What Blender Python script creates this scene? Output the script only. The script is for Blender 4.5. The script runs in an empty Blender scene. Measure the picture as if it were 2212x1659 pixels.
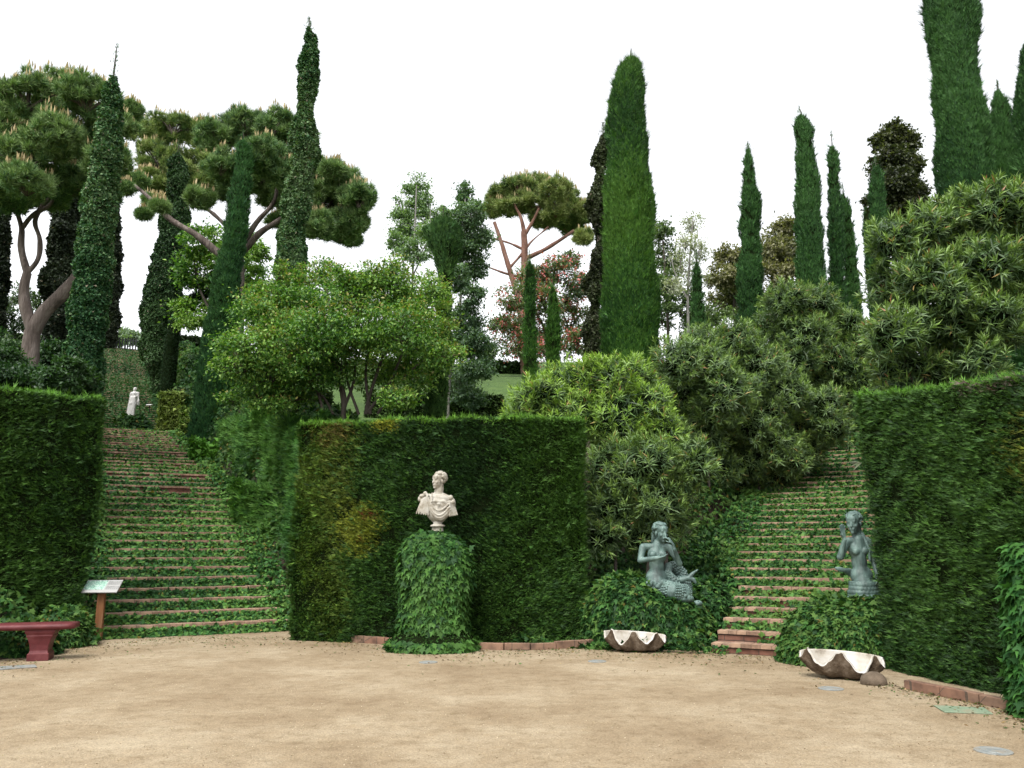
import bpy, bmesh, math, random
import numpy as np
from mathutils import Vector, Matrix, Euler
rng = np.random.default_rng(7)
random.seed(7)
C = bpy.context.scene.collection
R = math.radians

# ------------------------------------------------------------------ camera
PITCH = R(11.06); FPX = 1790.0; CX, CY = 1106.0, 829.5; EYE = 1.6
cam_d = bpy.data.cameras.new("camera"); cam = bpy.data.objects.new("camera", cam_d); C.objects.link(cam)
cam.location = (0, 0, EYE); cam.rotation_euler = (R(90) + PITCH, 0, 0)
cam_d.sensor_width = 36; cam_d.lens = 36 * FPX / 2212; cam_d.clip_end = 3000; cam_d.clip_start = 0.1
bpy.context.scene.camera = cam
# ------------------------------------------------------------------ world, overcast daylight
w = bpy.data.worlds.new("World"); bpy.context.scene.world = w; w.use_nodes = True
nt = w.node_tree; bg = nt.nodes['Background']
sky = nt.nodes.new('ShaderNodeTexSky'); sky.sky_type = 'NISHITA'; sky.sun_disc = False
SUN_EL, SUN_ROT = R(58), R(205)
sky.sun_elevation = SUN_EL; sky.sun_rotation = SUN_ROT; sky.air_density = 1.0; sky.dust_density = 3.0
hs = nt.nodes.new('ShaderNodeHueSaturation'); hs.inputs['Saturation'].default_value = 0.10
nt.links.new(sky.outputs[0], hs.inputs['Color']); nt.links.new(hs.outputs[0], bg.inputs[0])
bg.inputs[1].default_value = 0.15
sd = bpy.data.lights.new("sun", 'SUN'); sd.energy = 1.2; sd.angle = R(25); sd.color = (1, .96, .9)
so = bpy.data.objects.new("sun", sd); C.objects.link(so)
sv = Vector((math.sin(SUN_ROT) * math.cos(SUN_EL), math.cos(SUN_ROT) * math.cos(SUN_EL), math.sin(SUN_EL)))
so.rotation_euler = sv.to_track_quat('Z', 'Y').to_euler()
so.location = (0, 0, 60)
vs = bpy.context.scene.view_settings
vs.view_transform = 'Standard'; vs.look = 'None'; vs.gamma = 1; vs.exposure = 1.45
bpy.context.scene.render.resolution_x = 1024; bpy.context.scene.render.resolution_y = 768

# ------------------------------------------------------------------ pixels (2212 x 1659 grid) to world
cp, sp = math.cos(PITCH), math.sin(PITCH)
def ray(px, py):
    a = (px - CX) / FPX; b = (CY - py) / FPX
    return np.array([a, cp - b * sp, sp + b * cp])
def at(px, py, Y):
    d = ray(px, py); return np.array([0, 0, EYE]) + d * (Y / d[1])
def gnd(px, py):
    d = ray(px, py); return np.array([0, 0, EYE]) + d * (-EYE / d[2])

# ------------------------------------------------------------------ terrain
LS0 = np.array([-5.87, 15.9]); LD = np.array([-.46, .888]); LP = np.array([.888, .46])
RS0 = np.array([4.08, 12.69]); RD = np.array([.46, .888]); RP = np.array([.888, -.46])
LWID, RWID = 4.2, 4.3
def stair_profile(spec):
    s, z = [0.0], [0.0]; steps = []
    cs, cz = 0.0, 0.0
    for n, a, b in spec:
        for i in range(n):
            steps.append((cs, cz, a, b)); cs += b; cz += a
            s.append(cs); z.append(cz)
    return steps, s, z
LST, LSs, LSz = stair_profile([(16, .193, .55), (21, .195, .93), (1, .05, 1.5), (56, .193, .535)])
RST, RSs, RSz = stair_profile([(27, .15, .42), (12, .15, .6)])
LSs += [LSs[-1] + 3, 200]; LSz += [LSz[-1], LSz[-1] + 2]
RSs += [RSs[-1] + 12, 200]; RSz += [RSz[-1] + 3, 19]
HR = [0, 11.2, 13, 16, 18.5, 24, 31, 46, 66, 76, 300, 1200]
HZ = [-.06, -.06, .5, 3.0, 4.85, 5.75, 7.5, 11.6, 17.0, 19, 20, 20]
def sm(x): x = np.clip(x, 0, 1); return x * x * (3 - 2 * x)
def terrain(X, Y):
    X = np.asarray(X, float); Y = np.asarray(Y, float)
    r = np.hypot(X, Y - 3.6)
    z = np.interp(r, HR, HZ)
    front = sm((Y - 2) / 8.0)
    z = z * front - .06 * (1 - front)
    z = z + .12 * np.sin(X * .31 + 1) * np.cos(Y * .27) * sm((r - 18) / 6) * front
    for S0, D, P, wd, ss, zz in ((LS0, LD, LP, LWID, LSs, LSz), (RS0, RD, RP, RWID, RSs, RSz)):
        s = (X - S0[0]) * D[0] + (Y - S0[1]) * D[1]
        q = (X - S0[0]) * P[0] + (Y - S0[1]) * P[1]
        zs = np.where(s < 0, -.08, np.interp(s, ss, zz) - .42)
        k = sm((np.abs(q) - wd / 2 + .1) / 1.3)
        k = np.where(s < -2.5, 1, k)
        z = zs * (1 - k) + z * k
    return z
def tz(x, y): return float(terrain(x, y))
def hit(px, py, t0=8.0, t1=140.0):
    d = ray(px, py); ts = np.arange(t0, t1, .05)
    P = np.array([0, 0, EYE])[None] + d[None] * ts[:, None]
    below = np.nonzero(P[:, 2] < terrain(P[:, 0], P[:, 1]))[0]
    if len(below) == 0: return P[-1]
    return P[below[0]]

# ------------------------------------------------------------------ tagging helpers
def tag(o, label=None, cat=None, group=None, kind=None):
    if label: o['label'] = label
    if cat: o['category'] = cat
    if group: o['group'] = group
    if kind: o['kind'] = kind
    return o
def thing(name, label, cat, loc=(0, 0, 0), rz=0, group=None):
    o = bpy.data.objects.new(name, None); C.objects.link(o); o.empty_display_size = .2
    o.location = tuple(float(v) for v in loc); o.rotation_euler = (0, 0, rz)
    return tag(o, label, cat, group)
def link(name, me, mats, parent=None, world=False):
    o = bpy.data.objects.new(name, me); C.objects.link(o)
    if mats:
        for m in (mats if isinstance(mats, (list, tuple)) else [mats]): me.materials.append(m)
    if parent:
        o.parent = parent
        if world:
            o.matrix_parent_inverse = (Matrix.Translation(parent.location) @ parent.rotation_euler.to_matrix().to_4x4()).inverted()
    return o

# ------------------------------------------------------------------ materials
def newmat(name):
    m = bpy.data.materials.new(name); m.use_nodes = True
    n = m.node_tree; b = n.nodes['Principled BSDF']; return m, n, b
def foliage(name, rough=.55, trans=.25, spec=.35):
    m, n, b = newmat(name)
    a = n.nodes.new('ShaderNodeAttribute'); a.attribute_name = 'Col'
    n.links.new(a.outputs['Color'], b.inputs['Base Color'])
    b.inputs['Roughness'].default_value = rough; b.inputs['Specular IOR Level'].default_value = spec
    if trans > 0:
        t = n.nodes.new('ShaderNodeBsdfTranslucent'); mx = n.nodes.new('ShaderNodeMixShader'); mx.inputs[0].default_value = trans
        g = n.nodes.new('ShaderNodeMixRGB'); g.blend_type = 'MULTIPLY'; g.inputs[0].default_value = 1; g.inputs[2].default_value = (1.3, 1.5, .5, 1)
        n.links.new(a.outputs['Color'], g.inputs[1]); n.links.new(g.outputs[0], t.inputs[0])
        n.links.new(b.outputs[0], mx.inputs[1]); n.links.new(t.outputs[0], mx.inputs[2])
        n.links.new(mx.outputs[0], n.nodes['Material Output'].inputs[0])
    return m
def noisemat(name, cols, scale=5, detail=8, rough=.8, bump=.3, bscale=None, spec=.3, stretch=None, bdist=.02, pos=None, w2=None):
    """procedural surface: noise driven ramp over cols, noise bump"""
    m, n, b = newmat(name); L = n.links
    tc = n.nodes.new('ShaderNodeTexCoord'); mp = n.nodes.new('ShaderNodeMapping'); L.new(tc.outputs['Object'], mp.inputs[0])
    if stretch: mp.inputs['Scale'].default_value = stretch
    nz = n.nodes.new('ShaderNodeTexNoise'); nz.inputs['Scale'].default_value = scale; nz.inputs['Detail'].default_value = detail
    nz.inputs['Roughness'].default_value = .65; L.new(mp.outputs[0], nz.inputs['Vector'])
    cr = n.nodes.new('ShaderNodeValToRGB'); L.new(nz.outputs[0], cr.inputs[0])
    el = cr.color_ramp.elements
    k = len(cols); lo, hi = .3, .7
    for i, c in enumerate(cols):
        p = (pos[i] if pos else lo + (hi - lo) * i / max(1, k - 1))
        e = el[i] if i < 2 else el.new(p)
        e.position = p; e.color = (*c, 1)
    L.new(cr.outputs[0], b.inputs['Base Color'])
    b.inputs['Roughness'].default_value = rough; b.inputs['Specular IOR Level'].default_value = spec
    bz = n.nodes.new('ShaderNodeTexNoise'); bz.inputs['Scale'].default_value = bscale or scale * 6; bz.inputs['Detail'].default_value = 6
    L.new(mp.outputs[0], bz.inputs['Vector'])
    bp = n.nodes.new('ShaderNodeBump'); bp.inputs['Strength'].default_value = bump; bp.inputs['Distance'].default_value = bdist
    L.new(bz.outputs[0], bp.inputs['Height']); L.new(bp.outputs[0], b.inputs['Normal'])
    return m
M = {}
M['needle'] = foliage('conifer_needles', .6, .12, .25)
M['cyp'] = foliage('cypress_scales', .62, .12, .22)
M['leaf'] = foliage('broad_leaves', .5, .3, .35)
M['gloss'] = foliage('glossy_ivy_leaves', .58, .2, .16)
M['olea'] = foliage('oleander_leaves', .48, .18, .35)
M['twig'] = noisemat('shaded_inner_twigs', [(.003, .006, .002), (.009, .013, .005)], 9, bump=.6, spec=0, rough=1)  # inner twigs, blackened so their colour carries the shade between fronds
M['bark_pine'] = noisemat('pine_bark', [(.03, .023, .019), (.095, .074, .064), (.175, .145, .13)], 4, rough=.95, bump=1.0, bscale=14, stretch=(1, 1, .22), bdist=.06)
M['bark_red'] = noisemat('reddish_pine_bark', [(.06, .03, .022), (.15, .078, .056), (.18, .12, .1)], 3, rough=.95, bump=.8, bscale=12, stretch=(1, 1, .25), bdist=.05)
M['bark_grey'] = noisemat('grey_bark', [(.025, .02, .016), (.075, .062, .05)], 6, rough=.9, bump=.5, stretch=(1, 1, .3))
M['bark_pale'] = noisemat('pale_bark', [(.1, .095, .085), (.24, .23, .21)], 5, rough=.9, bump=.4, stretch=(1, 1, .3))
M['soil'] = noisemat('soil', [(.02, .014, .009), (.05, .035, .022)], 4, bump=.6)
M['marble'] = noisemat('weathered_marble', [(.11, .093, .065), (.24, .215, .17), (.315, .295, .25), (.36, .345, .305)], 9, rough=.7, bump=.5, bscale=45, bdist=.006, pos=[.3, .42, .53, .66])
M['marble2'] = noisemat('white_marble', [(.5, .49, .46), (.64, .635, .62)], 4, rough=.6, bump=.2, bscale=40, bdist=.004)
M['bronze'] = noisemat('verdigris_bronze', [(.022, .036, .032), (.066, .11, .098), (.14, .215, .188)], 5.5, rough=.55, bump=.35, bscale=55, bdist=.006, spec=.5, stretch=(1, 1, .55))
M['redstone'] = noisemat('dark_red_painted_concrete', [(.05, .009, .01), (.09, .016, .018), (.14, .045, .045)], 6, rough=.55, bump=.3, bscale=90, bdist=.003, pos=[.25, .5, .8])
M['shell_in'] = noisemat('white_shell', [(.1, .07, .04), (.34, .31, .26), (.44, .425, .4)], 3.5, rough=.5, bump=.2, bscale=40, bdist=.004, pos=[.25, .42, .6])
M['shell_out'] = noisemat('weathered_shell_back', [(.02, .013, .008), (.075, .052, .032), (.17, .135, .1)], 8, rough=.9, bump=.9, bscale=30, bdist=.02)
M['rock'] = noisemat('tan_rock', [(.06, .045, .03), (.14, .105, .075)], 6, rough=.9, bump=.5, bscale=40)
M['wood'] = noisemat('weathered_post_wood', [(.09, .035, .012), (.15, .062, .022), (.17, .1, .055)], 3, rough=.8, bump=.3, bscale=30, stretch=(6, 6, .6), bdist=.004)
M['black'] = noisemat('black_iron', [(.012, .016, .015), (.03, .035, .033)], 9, rough=.6, bump=.1)
M['plate'] = noisemat('panel_plastic', [(.25, .25, .24), (.31, .31, .3)], 3, rough=.45, bump=.05)
M['ink'] = noisemat('dark_print', [(.07, .07, .075), (.11, .11, .11)], 20, rough=.6, bump=0)
M['map'] = noisemat('map_print', [(.05, .11, .09), (.19, .34, .27), (.27, .42, .34), (.48, .53, .49)], 34, detail=3, rough=.4, bump=0, pos=[.36, .42, .56, .62])
M['steel'] = noisemat('dusty_steel', [(.11, .13, .135), (.2, .21, .2), (.22, .18, .13)], 9, rough=.5, bump=.1)
M['greenplate'] = noisemat('green_painted_cover', [(.12, .17, .11), (.17, .22, .15), (.22, .18, .12)], 5, rough=.7, bump=.1)
M['white'] = noisemat('white_paint', [(.7, .7, .68), (.82, .82, .8)], 5, rough=.5, bump=0)
M['needle_grass'] = foliage('grass_blades', .6, .3, .2)

def gravel_mat():
    m, n, b = newmat('compacted_gravel'); L = n.links
    tc = n.nodes.new('ShaderNodeTexCoord')
    def nz(s, d, r=.6):
        t = n.nodes.new('ShaderNodeTexNoise'); t.inputs['Scale'].default_value = s; t.inputs['Detail'].default_value = d; t.inputs['Roughness'].default_value = r
        L.new(tc.outputs['Object'], t.inputs['Vector']); return t
    def ramp(src, stops):
        c = n.nodes.new('ShaderNodeValToRGB'); L.new(src, c.inputs[0])
        for i, (p, col) in enumerate(stops):
            e = c.color_ramp.elements[i] if i < 2 else c.color_ramp.elements.new(p)
            e.position = p; e.color = (*col, 1)
        return c
    big = ramp(nz(.5, 14, .72).outputs[0], [(.34, (.172, .126, .077)), (.49, (.232, .182, .118)), (.64, (.3, .25, .174))])
    mid = ramp(nz(6.5, 8, .78).outputs[0], [(.33, (.66, .62, .56)), (.5, (1, 1, 1)), (.7, (1.12, 1.1, 1.06))])
    fine = ramp(nz(48, 5, .85).outputs[0], [(.3, (.45, .42, .4)), (.5, (1, 1, 1)), (.72, (1.4, 1.38, 1.32))])
    m1 = n.nodes.new('ShaderNodeMixRGB'); m1.blend_type = 'MULTIPLY'; m1.inputs[0].default_value = .85
    m2 = n.nodes.new('ShaderNodeMixRGB'); m2.blend_type = 'MULTIPLY'; m2.inputs[0].default_value = .95
    L.new(big.outputs[0], m1.inputs[1]); L.new(mid.outputs[0], m1.inputs[2])
    L.new(m1.outputs[0], m2.inputs[1]); L.new(fine.outputs[0], m2.inputs[2]); L.new(m2.outputs[0], b.inputs['Base Color'])
    b.inputs['Roughness'].default_value = .95; b.inputs['Specular IOR Level'].default_value = .15
    v = n.nodes.new('ShaderNodeTexVoronoi'); v.inputs['Scale'].default_value = 70; L.new(tc.outputs['Object'], v.inputs['Vector'])
    b1 = n.nodes.new('ShaderNodeBump'); b1.inputs['Strength'].default_value = .5; b1.inputs['Distance'].default_value = .008; L.new(v.outputs[0], b1.inputs['Height'])
    b2 = n.nodes.new('ShaderNodeBump'); b2.inputs['Strength'].default_value = .5; b2.inputs['Distance'].default_value = .03
    L.new(nz(3.5, 6).outputs[0], b2.inputs['Height']); L.new(b1.outputs[0], b2.inputs['Normal']); L.new(b2.outputs[0], b.inputs['Normal'])
    return m
M['gravel'] = gravel_mat()
def grass_mat():
    m = noisemat('lawn_grass', [(.03, .06, .013), (.048, .092, .018), (.07, .118, .026)], 1.2, detail=12, rough=.9, bump=.9, bscale=40, bdist=.04)
    return m
M['grass'] = grass_mat()
def brick_mat(name, c1, c2, mortar, sc=1.0, bw=.3, rh=.08):
    m, n, b = newmat(name); L = n.links
    tc = n.nodes.new('ShaderNodeTexCoord')
    cx = n.nodes.new('ShaderNodeSeparateXYZ'); L.new(tc.outputs['Object'], cx.inputs[0])
    cb = n.nodes.new('ShaderNodeCombineXYZ')
    ad = n.nodes.new('ShaderNodeMath'); ad.operation = 'ADD'; L.new(cx.outputs['Y'], ad.inputs[0]); L.new(cx.outputs['Z'], ad.inputs[1])
    L.new(cx.outputs['X'], cb.inputs['X']); L.new(ad.outputs[0], cb.inputs['Y'])
    br = n.nodes.new('ShaderNodeTexBrick'); L.new(cb.outputs[0], br.inputs['Vector'])
    br.inputs['Scale'].default_value = sc; br.inputs['Brick Width'].default_value = bw; br.inputs['Row Height'].default_value = rh
    br.inputs['Mortar Size'].default_value = .006; br.inputs['Color1'].default_value = (*c1, 1); br.inputs['Color2'].default_value = (*c2, 1); br.inputs['Mortar'].default_value = (*mortar, 1)
    nz = n.nodes.new('ShaderNodeTexNoise'); nz.inputs['Scale'].default_value = 7; nz.inputs['Detail'].default_value = 8; L.new(tc.outputs['Object'], nz.inputs['Vector'])
    rp = n.nodes.new('ShaderNodeValToRGB'); L.new(nz.outputs[0], rp.inputs[0])
    rp.color_ramp.elements[0].position = .3; rp.color_ramp.elements[0].color = (.45, .42, .4, 1)
    rp.color_ramp.elements[1].position = .65; rp.color_ramp.elements[1].color = (1.15, 1.1, 1.05, 1)
    mx = n.nodes.new('ShaderNodeMixRGB'); mx.blend_type = 'MULTIPLY'; mx.inputs[0].default_value = .9
    L.new(br.outputs[0], mx.inputs[1]); L.new(rp.outputs[0], mx.inputs[2]); L.new(mx.outputs[0], b.inputs['Base Color'])
    b.inputs['Roughness'].default_value = .9
    bp = n.nodes.new('ShaderNodeBump'); bp.inputs['Strength'].default_value = .5; bp.inputs['Distance'].default_value = .01
    L.new(nz.outputs[0], bp.inputs['Height']); L.new(bp.outputs[0], b.inputs['Normal'])
    return m
M['brick'] = brick_mat('reddish_brick', (.115, .048, .03), (.15, .07, .046), (.04, .03, .022))
M['nosing'] = brick_mat('tan_brick_nosing', (.235, .15, .102), (.285, .195, .135), (.11, .08, .055), bw=.28, rh=.5)
M['edge'] = brick_mat('pink_edging_brick', (.16, .085, .055), (.19, .125, .085), (.07, .05, .035), bw=.5, rh=.5)

# ------------------------------------------------------------------ foliage mesh builder
def nrm(v):
    return v / np.maximum(np.linalg.norm(v, axis=-1, keepdims=True), 1e-9)
TM = {
 'blade': (np.array([(0, -.5, 0), (0, .5, 0), (1, 0, 0)]), [(0, 1, 2)]),
 'rhomb': (np.array([(0, 0, 0), (.45, -.5, .04), (1, 0, -.08), (.45, .5, .04)]), [(0, 1, 2, 3)]),
 'lance': (np.array([(0, -.12, 0), (0, .12, 0), (.45, .5, .05), (1, 0, -.14), (.45, -.5, .05)]), [(0, 4, 3, 2, 1)]),
 'spray': (np.array([(0, -.12, 0), (0, .12, 0), (1, 0, 0), (.15, .1, 0), (.3, -.02, 0), (.72, .5, .03), (.15, -.1, 0), (.3, .02, 0), (.66, -.5, .03)]), [(0, 1, 2), (3, 4, 5), (7, 6, 8)]),
 'ivy': (np.array([(0, 0, 0), (-.12, -.2, -.02), (.02, -.5, -.1), (.3, -.26, 0), (.42, -.46, -.06), (.55, -.16, .02), (1, 0, -.14), (.55, .16, .02), (.42, .46, -.06), (.3, .26, 0), (.02, .5, -.1), (-.12, .2, -.02)]), [tuple(range(12))]),
}
class FM:
    def __init__(s): s.V = []; s.C = []; s.L = []; s.S = []; s.MI = []; s.n = 0
    def add(s, V, faces, cols, mi=0):
        V = np.asarray(V, float).reshape(-1, 3)
        s.V.append(V); c = np.asarray(cols, float)
        if c.ndim == 1: c = np.repeat(c[None], len(V), 0)
        s.C.append(c)
        if isinstance(faces, np.ndarray):
            s.L.append((faces + s.n).ravel()); s.S.append(np.full(len(faces), faces.shape[1])); s.MI.append(np.full(len(faces), mi))
        else:
            for f in faces: s.L.append(np.array(f) + s.n)
            s.S.append(np.array([len(f) for f in faces])); s.MI.append(np.full(len(faces), mi))
        s.n += len(V)
    def leaves(s, P, D, N, L, W, tmpl, col, mi=0):
        k = len(P)
        if k == 0: return
        T, F = TM[tmpl]
        d = nrm(D); sd_ = np.cross(d, N); bad = np.linalg.norm(sd_, axis=1) < 1e-4; sd_[bad] = (1, 0, 0); sd_ = nrm(sd_); nn = np.cross(sd_, d)
        L = np.broadcast_to(np.asarray(L, float), (k,))[:, None, None]; W = np.broadcast_to(np.asarray(W, float), (k,))[:, None, None]
        V = P[:, None] + d[:, None] * T[None, :, 0:1] * L + sd_[:, None] * T[None, :, 1:2] * W + nn[:, None] * T[None, :, 2:3] * L
        m = len(T); off = (np.arange(k) * m)[:, None] + s.n
        s.V.append(V.reshape(-1, 3)); s.C.append(np.repeat(col, m, 0)); s.n += k * m
        if len(set(len(f) for f in F)) == 1:
            Fa = np.array(F); s.L.append((off[:, :, None] + Fa[None]).ravel()); s.S.append(np.full(k * len(F), Fa.shape[1])); s.MI.append(np.full(k * len(F), mi))
    def build(s, name, mats, parent=None, smooth=False):
        me = bpy.data.meshes.new(name)
        V = np.concatenate(s.V); Lp = np.concatenate(s.L).astype(np.int32); S = np.concatenate(s.S).astype(np.int32)
        me.vertices.add(len(V)); me.vertices.foreach_set('co', V.ravel().astype(np.float32))
        me.loops.add(len(Lp)); me.loops.foreach_set('vertex_index', Lp)
        me.polygons.add(len(S)); st = np.concatenate([[0], np.cumsum(S)[:-1]]).astype(np.int32)
        me.polygons.foreach_set('loop_start', st); me.polygons.foreach_set('loop_total', S)
        me.polygons.foreach_set('material_index', np.concatenate(s.MI).astype(np.int32))
        me.update(calc_edges=True)
        a = me.color_attributes.new('Col', 'FLOAT_COLOR', 'POINT')
        c = np.ones((len(V), 4), np.float32); c[:, :3] = np.concatenate(s.C); a.data.foreach_set('color', c.ravel())
        if smooth: me.polygons.foreach_set('use_smooth', np.ones(len(S), bool))
        return link(name, me, mats, parent, world=True)
def wav(P, f, seed):
    g = np.random.default_rng(seed); o = np.zeros(len(P))
    for i in range(5):
        k = g.normal(size=3); k /= np.linalg.norm(k); o += np.sin(P @ k * f * (1 + .5 * i) + g.uniform(0, 6.28)) / (1 + .4 * i)
    return o / 2.6
def pal(P, cols, f=1.5, seed=1, jit=.3, rnd=.5):
    """leaf tint picked from a list by soft spatial noise plus chance"""
    n = len(P); cols = np.asarray(cols, float)
    t = wav(P, f, seed) * .5 + .5 + rng.normal(0, rnd * .35, n)
    i = np.clip(t * len(cols), 0, len(cols) - 1e-3); a = i.astype(int); b = np.minimum(a + 1, len(cols) - 1); fr = (i - a)[:, None]
    c = cols[a] * (1 - fr) + cols[b] * fr
    return c * (1 + rng.uniform(-jit, jit, (n, 1)))
def sample(V, F, n):
    F = np.asarray(F); V = np.asarray(V, float)
    T = np.concatenate([F[:, [0, 1, 2]], F[:, [0, 2, 3]]]) if F.shape[1] == 4 else F
    a, b, c = V[T[:, 0]], V[T[:, 1]], V[T[:, 2]]
    cr = np.cross(b - a, c - a); ar = np.linalg.norm(cr, axis=1) / 2
    i = rng.choice(len(T), n, p=ar / ar.sum()); u, v = rng.random(n), rng.random(n); k = u + v > 1; u[k] = 1 - u[k]; v[k] = 1 - v[k]
    return a[i] + (b[i] - a[i]) * u[:, None] + (c[i] - a[i]) * v[:, None], nrm(cr[i])
def area(V, F):
    F = np.asarray(F); V = np.asarray(V, float)
    T = np.concatenate([F[:, [0, 1, 2]], F[:, [0, 2, 3]]]) if F.shape[1] == 4 else F
    return np.linalg.norm(np.cross(V[T[:, 1]] - V[T[:, 0]], V[T[:, 2]] - V[T[:, 0]]), axis=1).sum() / 2
def rv(n, s=1.0): return rng.normal(0, s, (n, 3))

def lathe(pts, rad, seg=20, rough=.0, seed=3, ell=None):
    """pts (k,3) centre line, rad (k,), returns verts, quads (outward) closed at top"""
    pts = np.asarray(pts, float); rad = np.asarray(rad, float); k = len(pts)
    a = np.linspace(0, 2 * np.pi, seg, endpoint=False)
    ring = np.stack([np.cos(a), np.sin(a), np.zeros(seg)], 1)
    V = (pts[:, None] + ring[None] * rad[:, None, None]).reshape(-1, 3)
    if rough:
        d = V - np.repeat(pts, seg, 0); dn = nrm(d + 1e-9)
        V = V + dn * (wav(V, 3.0, seed) * rough + wav(V, 9, seed + 1) * rough * .4)[:, None] * np.minimum(1, np.repeat(rad, seg) * 2)[:, None]
    i = np.arange(k - 1)[:, None] * seg; j = np.arange(seg)[None]; j2 = (j + 1) % seg
    F = np.stack([i + j, i + j2, i + seg + j2, i + seg + j], -1).reshape(-1, 4)
    return V, F
def resamp(P, n):
    P = np.asarray(P, float); t = np.linspace(0, len(P) - 1, n); i = np.minimum(t.astype(int), len(P) - 2); f = (t - i)[:, None]
    return P[i] * (1 - f) + P[i + 1] * f
def tube(fm, pts, rads, seg=9, col=(1, 1, 1), mi=0, sub=5, wob=.0):
    """tapered limb along a polyline (catmull-rom)"""
    P = np.asarray(pts, float); r = np.asarray(rads, float)
    if len(P) > 2 and sub > 1:
        Q = []; rr = []
        E = np.vstack([2 * P[0] - P[1], P, 2 * P[-1] - P[-2]])
        for i in range(len(P) - 1):
            p0, p1, p2, p3 = E[i:i + 4]
            for t in np.linspace(0, 1, sub, endpoint=False):
                Q.append(.5 * ((2 * p1) + (-p0 + p2) * t + (2 * p0 - 5 * p1 + 4 * p2 - p3) * t * t + (-p0 + 3 * p1 - 3 * p2 + p3) * t ** 3)); rr.append(r[i] * (1 - t) + r[i + 1] * t)
        Q.append(P[-1]); rr.append(r[-1]); P = np.array(Q); r = np.array(rr)
    T = nrm(np.gradient(P, axis=0)); up = np.array([.13, .99, .05]); A = nrm(np.cross(T, up)); B = np.cross(T, A)
    a = np.linspace(0, 2 * np.pi, seg, endpoint=False)
    V = P[:, None] + (A[:, None] * np.cos(a)[None, :, None] + B[:, None] * np.sin(a)[None, :, None]) * r[:, None, None]
    V = V.reshape(-1, 3)
    if wob: V = V + (wav(V, 6, 5) * wob)[:, None] * nrm(V - np.repeat(P, seg, 0))
    k = len(P); i = np.arange(k - 1)[:, None] * seg; j = np.arange(seg)[None]; j2 = (j + 1) % seg
    F = np.stack([i + j, i + seg + j, i + seg + j2, i + j2], -1).reshape(-1, 4)
    fm.add(V, F, np.array(col, float), mi)
    fm.add(V[-seg:], [tuple(range(seg))], np.array(col, float), mi)

# ------------------------------------------------------------------ the ground
def nonuni(parts):
    o = []
    for a, b, s in parts: o += list(np.arange(a, b, s))
    o.append(parts[-1][1]); return np.array(o)
gx = nonuni([(-900, -120, 120), (-120, -50, 5), (-50, 35, .4), (35, 120, 5), (120, 900, 120)])
gy = nonuni([(-900, -60, 120), (-60, 8, 4), (8, 80, .4), (80, 160, 5), (160, 1200, 130)])
GX, GY = np.meshgrid(gx, gy); GZ = terrain(GX, GY)
V = np.stack([GX, GY, GZ], -1).reshape(-1, 3); nx = len(gx)
i = np.arange(len(gy) - 1)[:, None] * nx; j = np.arange(nx - 1)[None]
F = np.stack([i + j, i + j + 1, i + nx + j + 1, i + nx + j], -1).reshape(-1, 4)
cen = V[F].mean(1); rr_ = np.hypot(cen[:, 0], cen[:, 1] - 3.6)
fm = FM(); soilm = (rr_ < 17.5)
for S0, D_, P_ in ((LS0, LD, LP), (RS0, RD, RP)):
    s_ = (cen[:, 0] - S0[0]) * D_[0] + (cen[:, 1] - S0[1]) * D_[1]; q_ = (cen[:, 0] - S0[0]) * P_[0] + (cen[:, 1] - S0[1]) * P_[1]
    soilm |= (np.abs(q_) < np.where(s_ < 16, 4.0, 2.5)) & (s_ > -3) & (s_ < 66)
fm.add(V, F[~soilm], (1, 1, 1), 0); fm.n -= len(V); fm.V.pop(); fm.C.pop()
fm.add(V, F[soilm], (1, 1, 1), 1)
g = fm.build('hillside', [M['grass'], M['soil']]); tag(g, kind='structure')
fm = FM(); a = np.linspace(0, 2 * np.pi, 96, endpoint=False)
rings = [0.01, 4, 8, 11, 13.6, 30]
Vp = []
for r_ in rings:
    for t in a:
        k = r_
        if r_ > 14: k = r_ if math.sin(t) < -.25 else 13.9
        Vp.append((k * math.cos(t), 3.6 + k * math.sin(t), 0))
Vp = np.array(Vp); i = np.arange(len(rings) - 1)[:, None] * 96; j = np.arange(96)[None]; j2 = (j + 1) % 96
F = np.stack([i + j, i + 96 + j, i + 96 + j2, i + j2], -1).reshape(-1, 4)
fm.add(Vp, F, (1, 1, 1))
tag(fm.build('gravel_plaza', [M['gravel']]), kind='structure')
# small stones and leaf litter lying on the gravel
fm = FM(); n = 7000
px_ = rng.uniform(-60, 2270, n); py_ = 1372 + (1659 - 1372) * rng.random(n) ** 1.0
P = np.array([gnd(a_, b_) for a_, b_ in zip(px_, py_)]); P[:, 2] = .004
c = pal(P, [(.12, .07, .035), (.24, .17, .115), (.36, .3, .23)], 1, 4, .3, 1.5)
fm.leaves(P, nrm(rv(n) * [1, 1, .1]), np.tile([0, 0, 1.], (n, 1)) + rv(n, .4), rng.uniform(.006, .018, n), rng.uniform(.005, .012, n), 'rhomb', c)
n = 3200; px_ = rng.uniform(-20, 2240, n); edge_y = np.interp(px_, [0, 200, 420, 640, 940, 1270, 1540, 1700, 1960, 2160, 2240], [1432, 1392, 1374, 1378, 1408, 1400, 1414, 1420, 1486, 1530, 1570])  # dead leaf litter, packed thicker along the edges to stand in for contact shade
P = np.array([gnd(a_, b_) for a_, b_ in zip(px_, edge_y + rng.exponential(9, n))]); P[:, 2] = rng.uniform(.004, .02, n); c = pal(P, [(.05, .03, .012), (.14, .08, .03), (.22, .15, .06), (.05, .09, .02)], 3, 4, .4, 2)
fm.leaves(P, nrm(rv(n) * [1, 1, .15]), np.tile([0, 0, 1.], (n, 1)) + rv(n, .35), rng.uniform(.02, .055, n), rng.uniform(.012, .03, n), 'rhomb', c)
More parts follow.
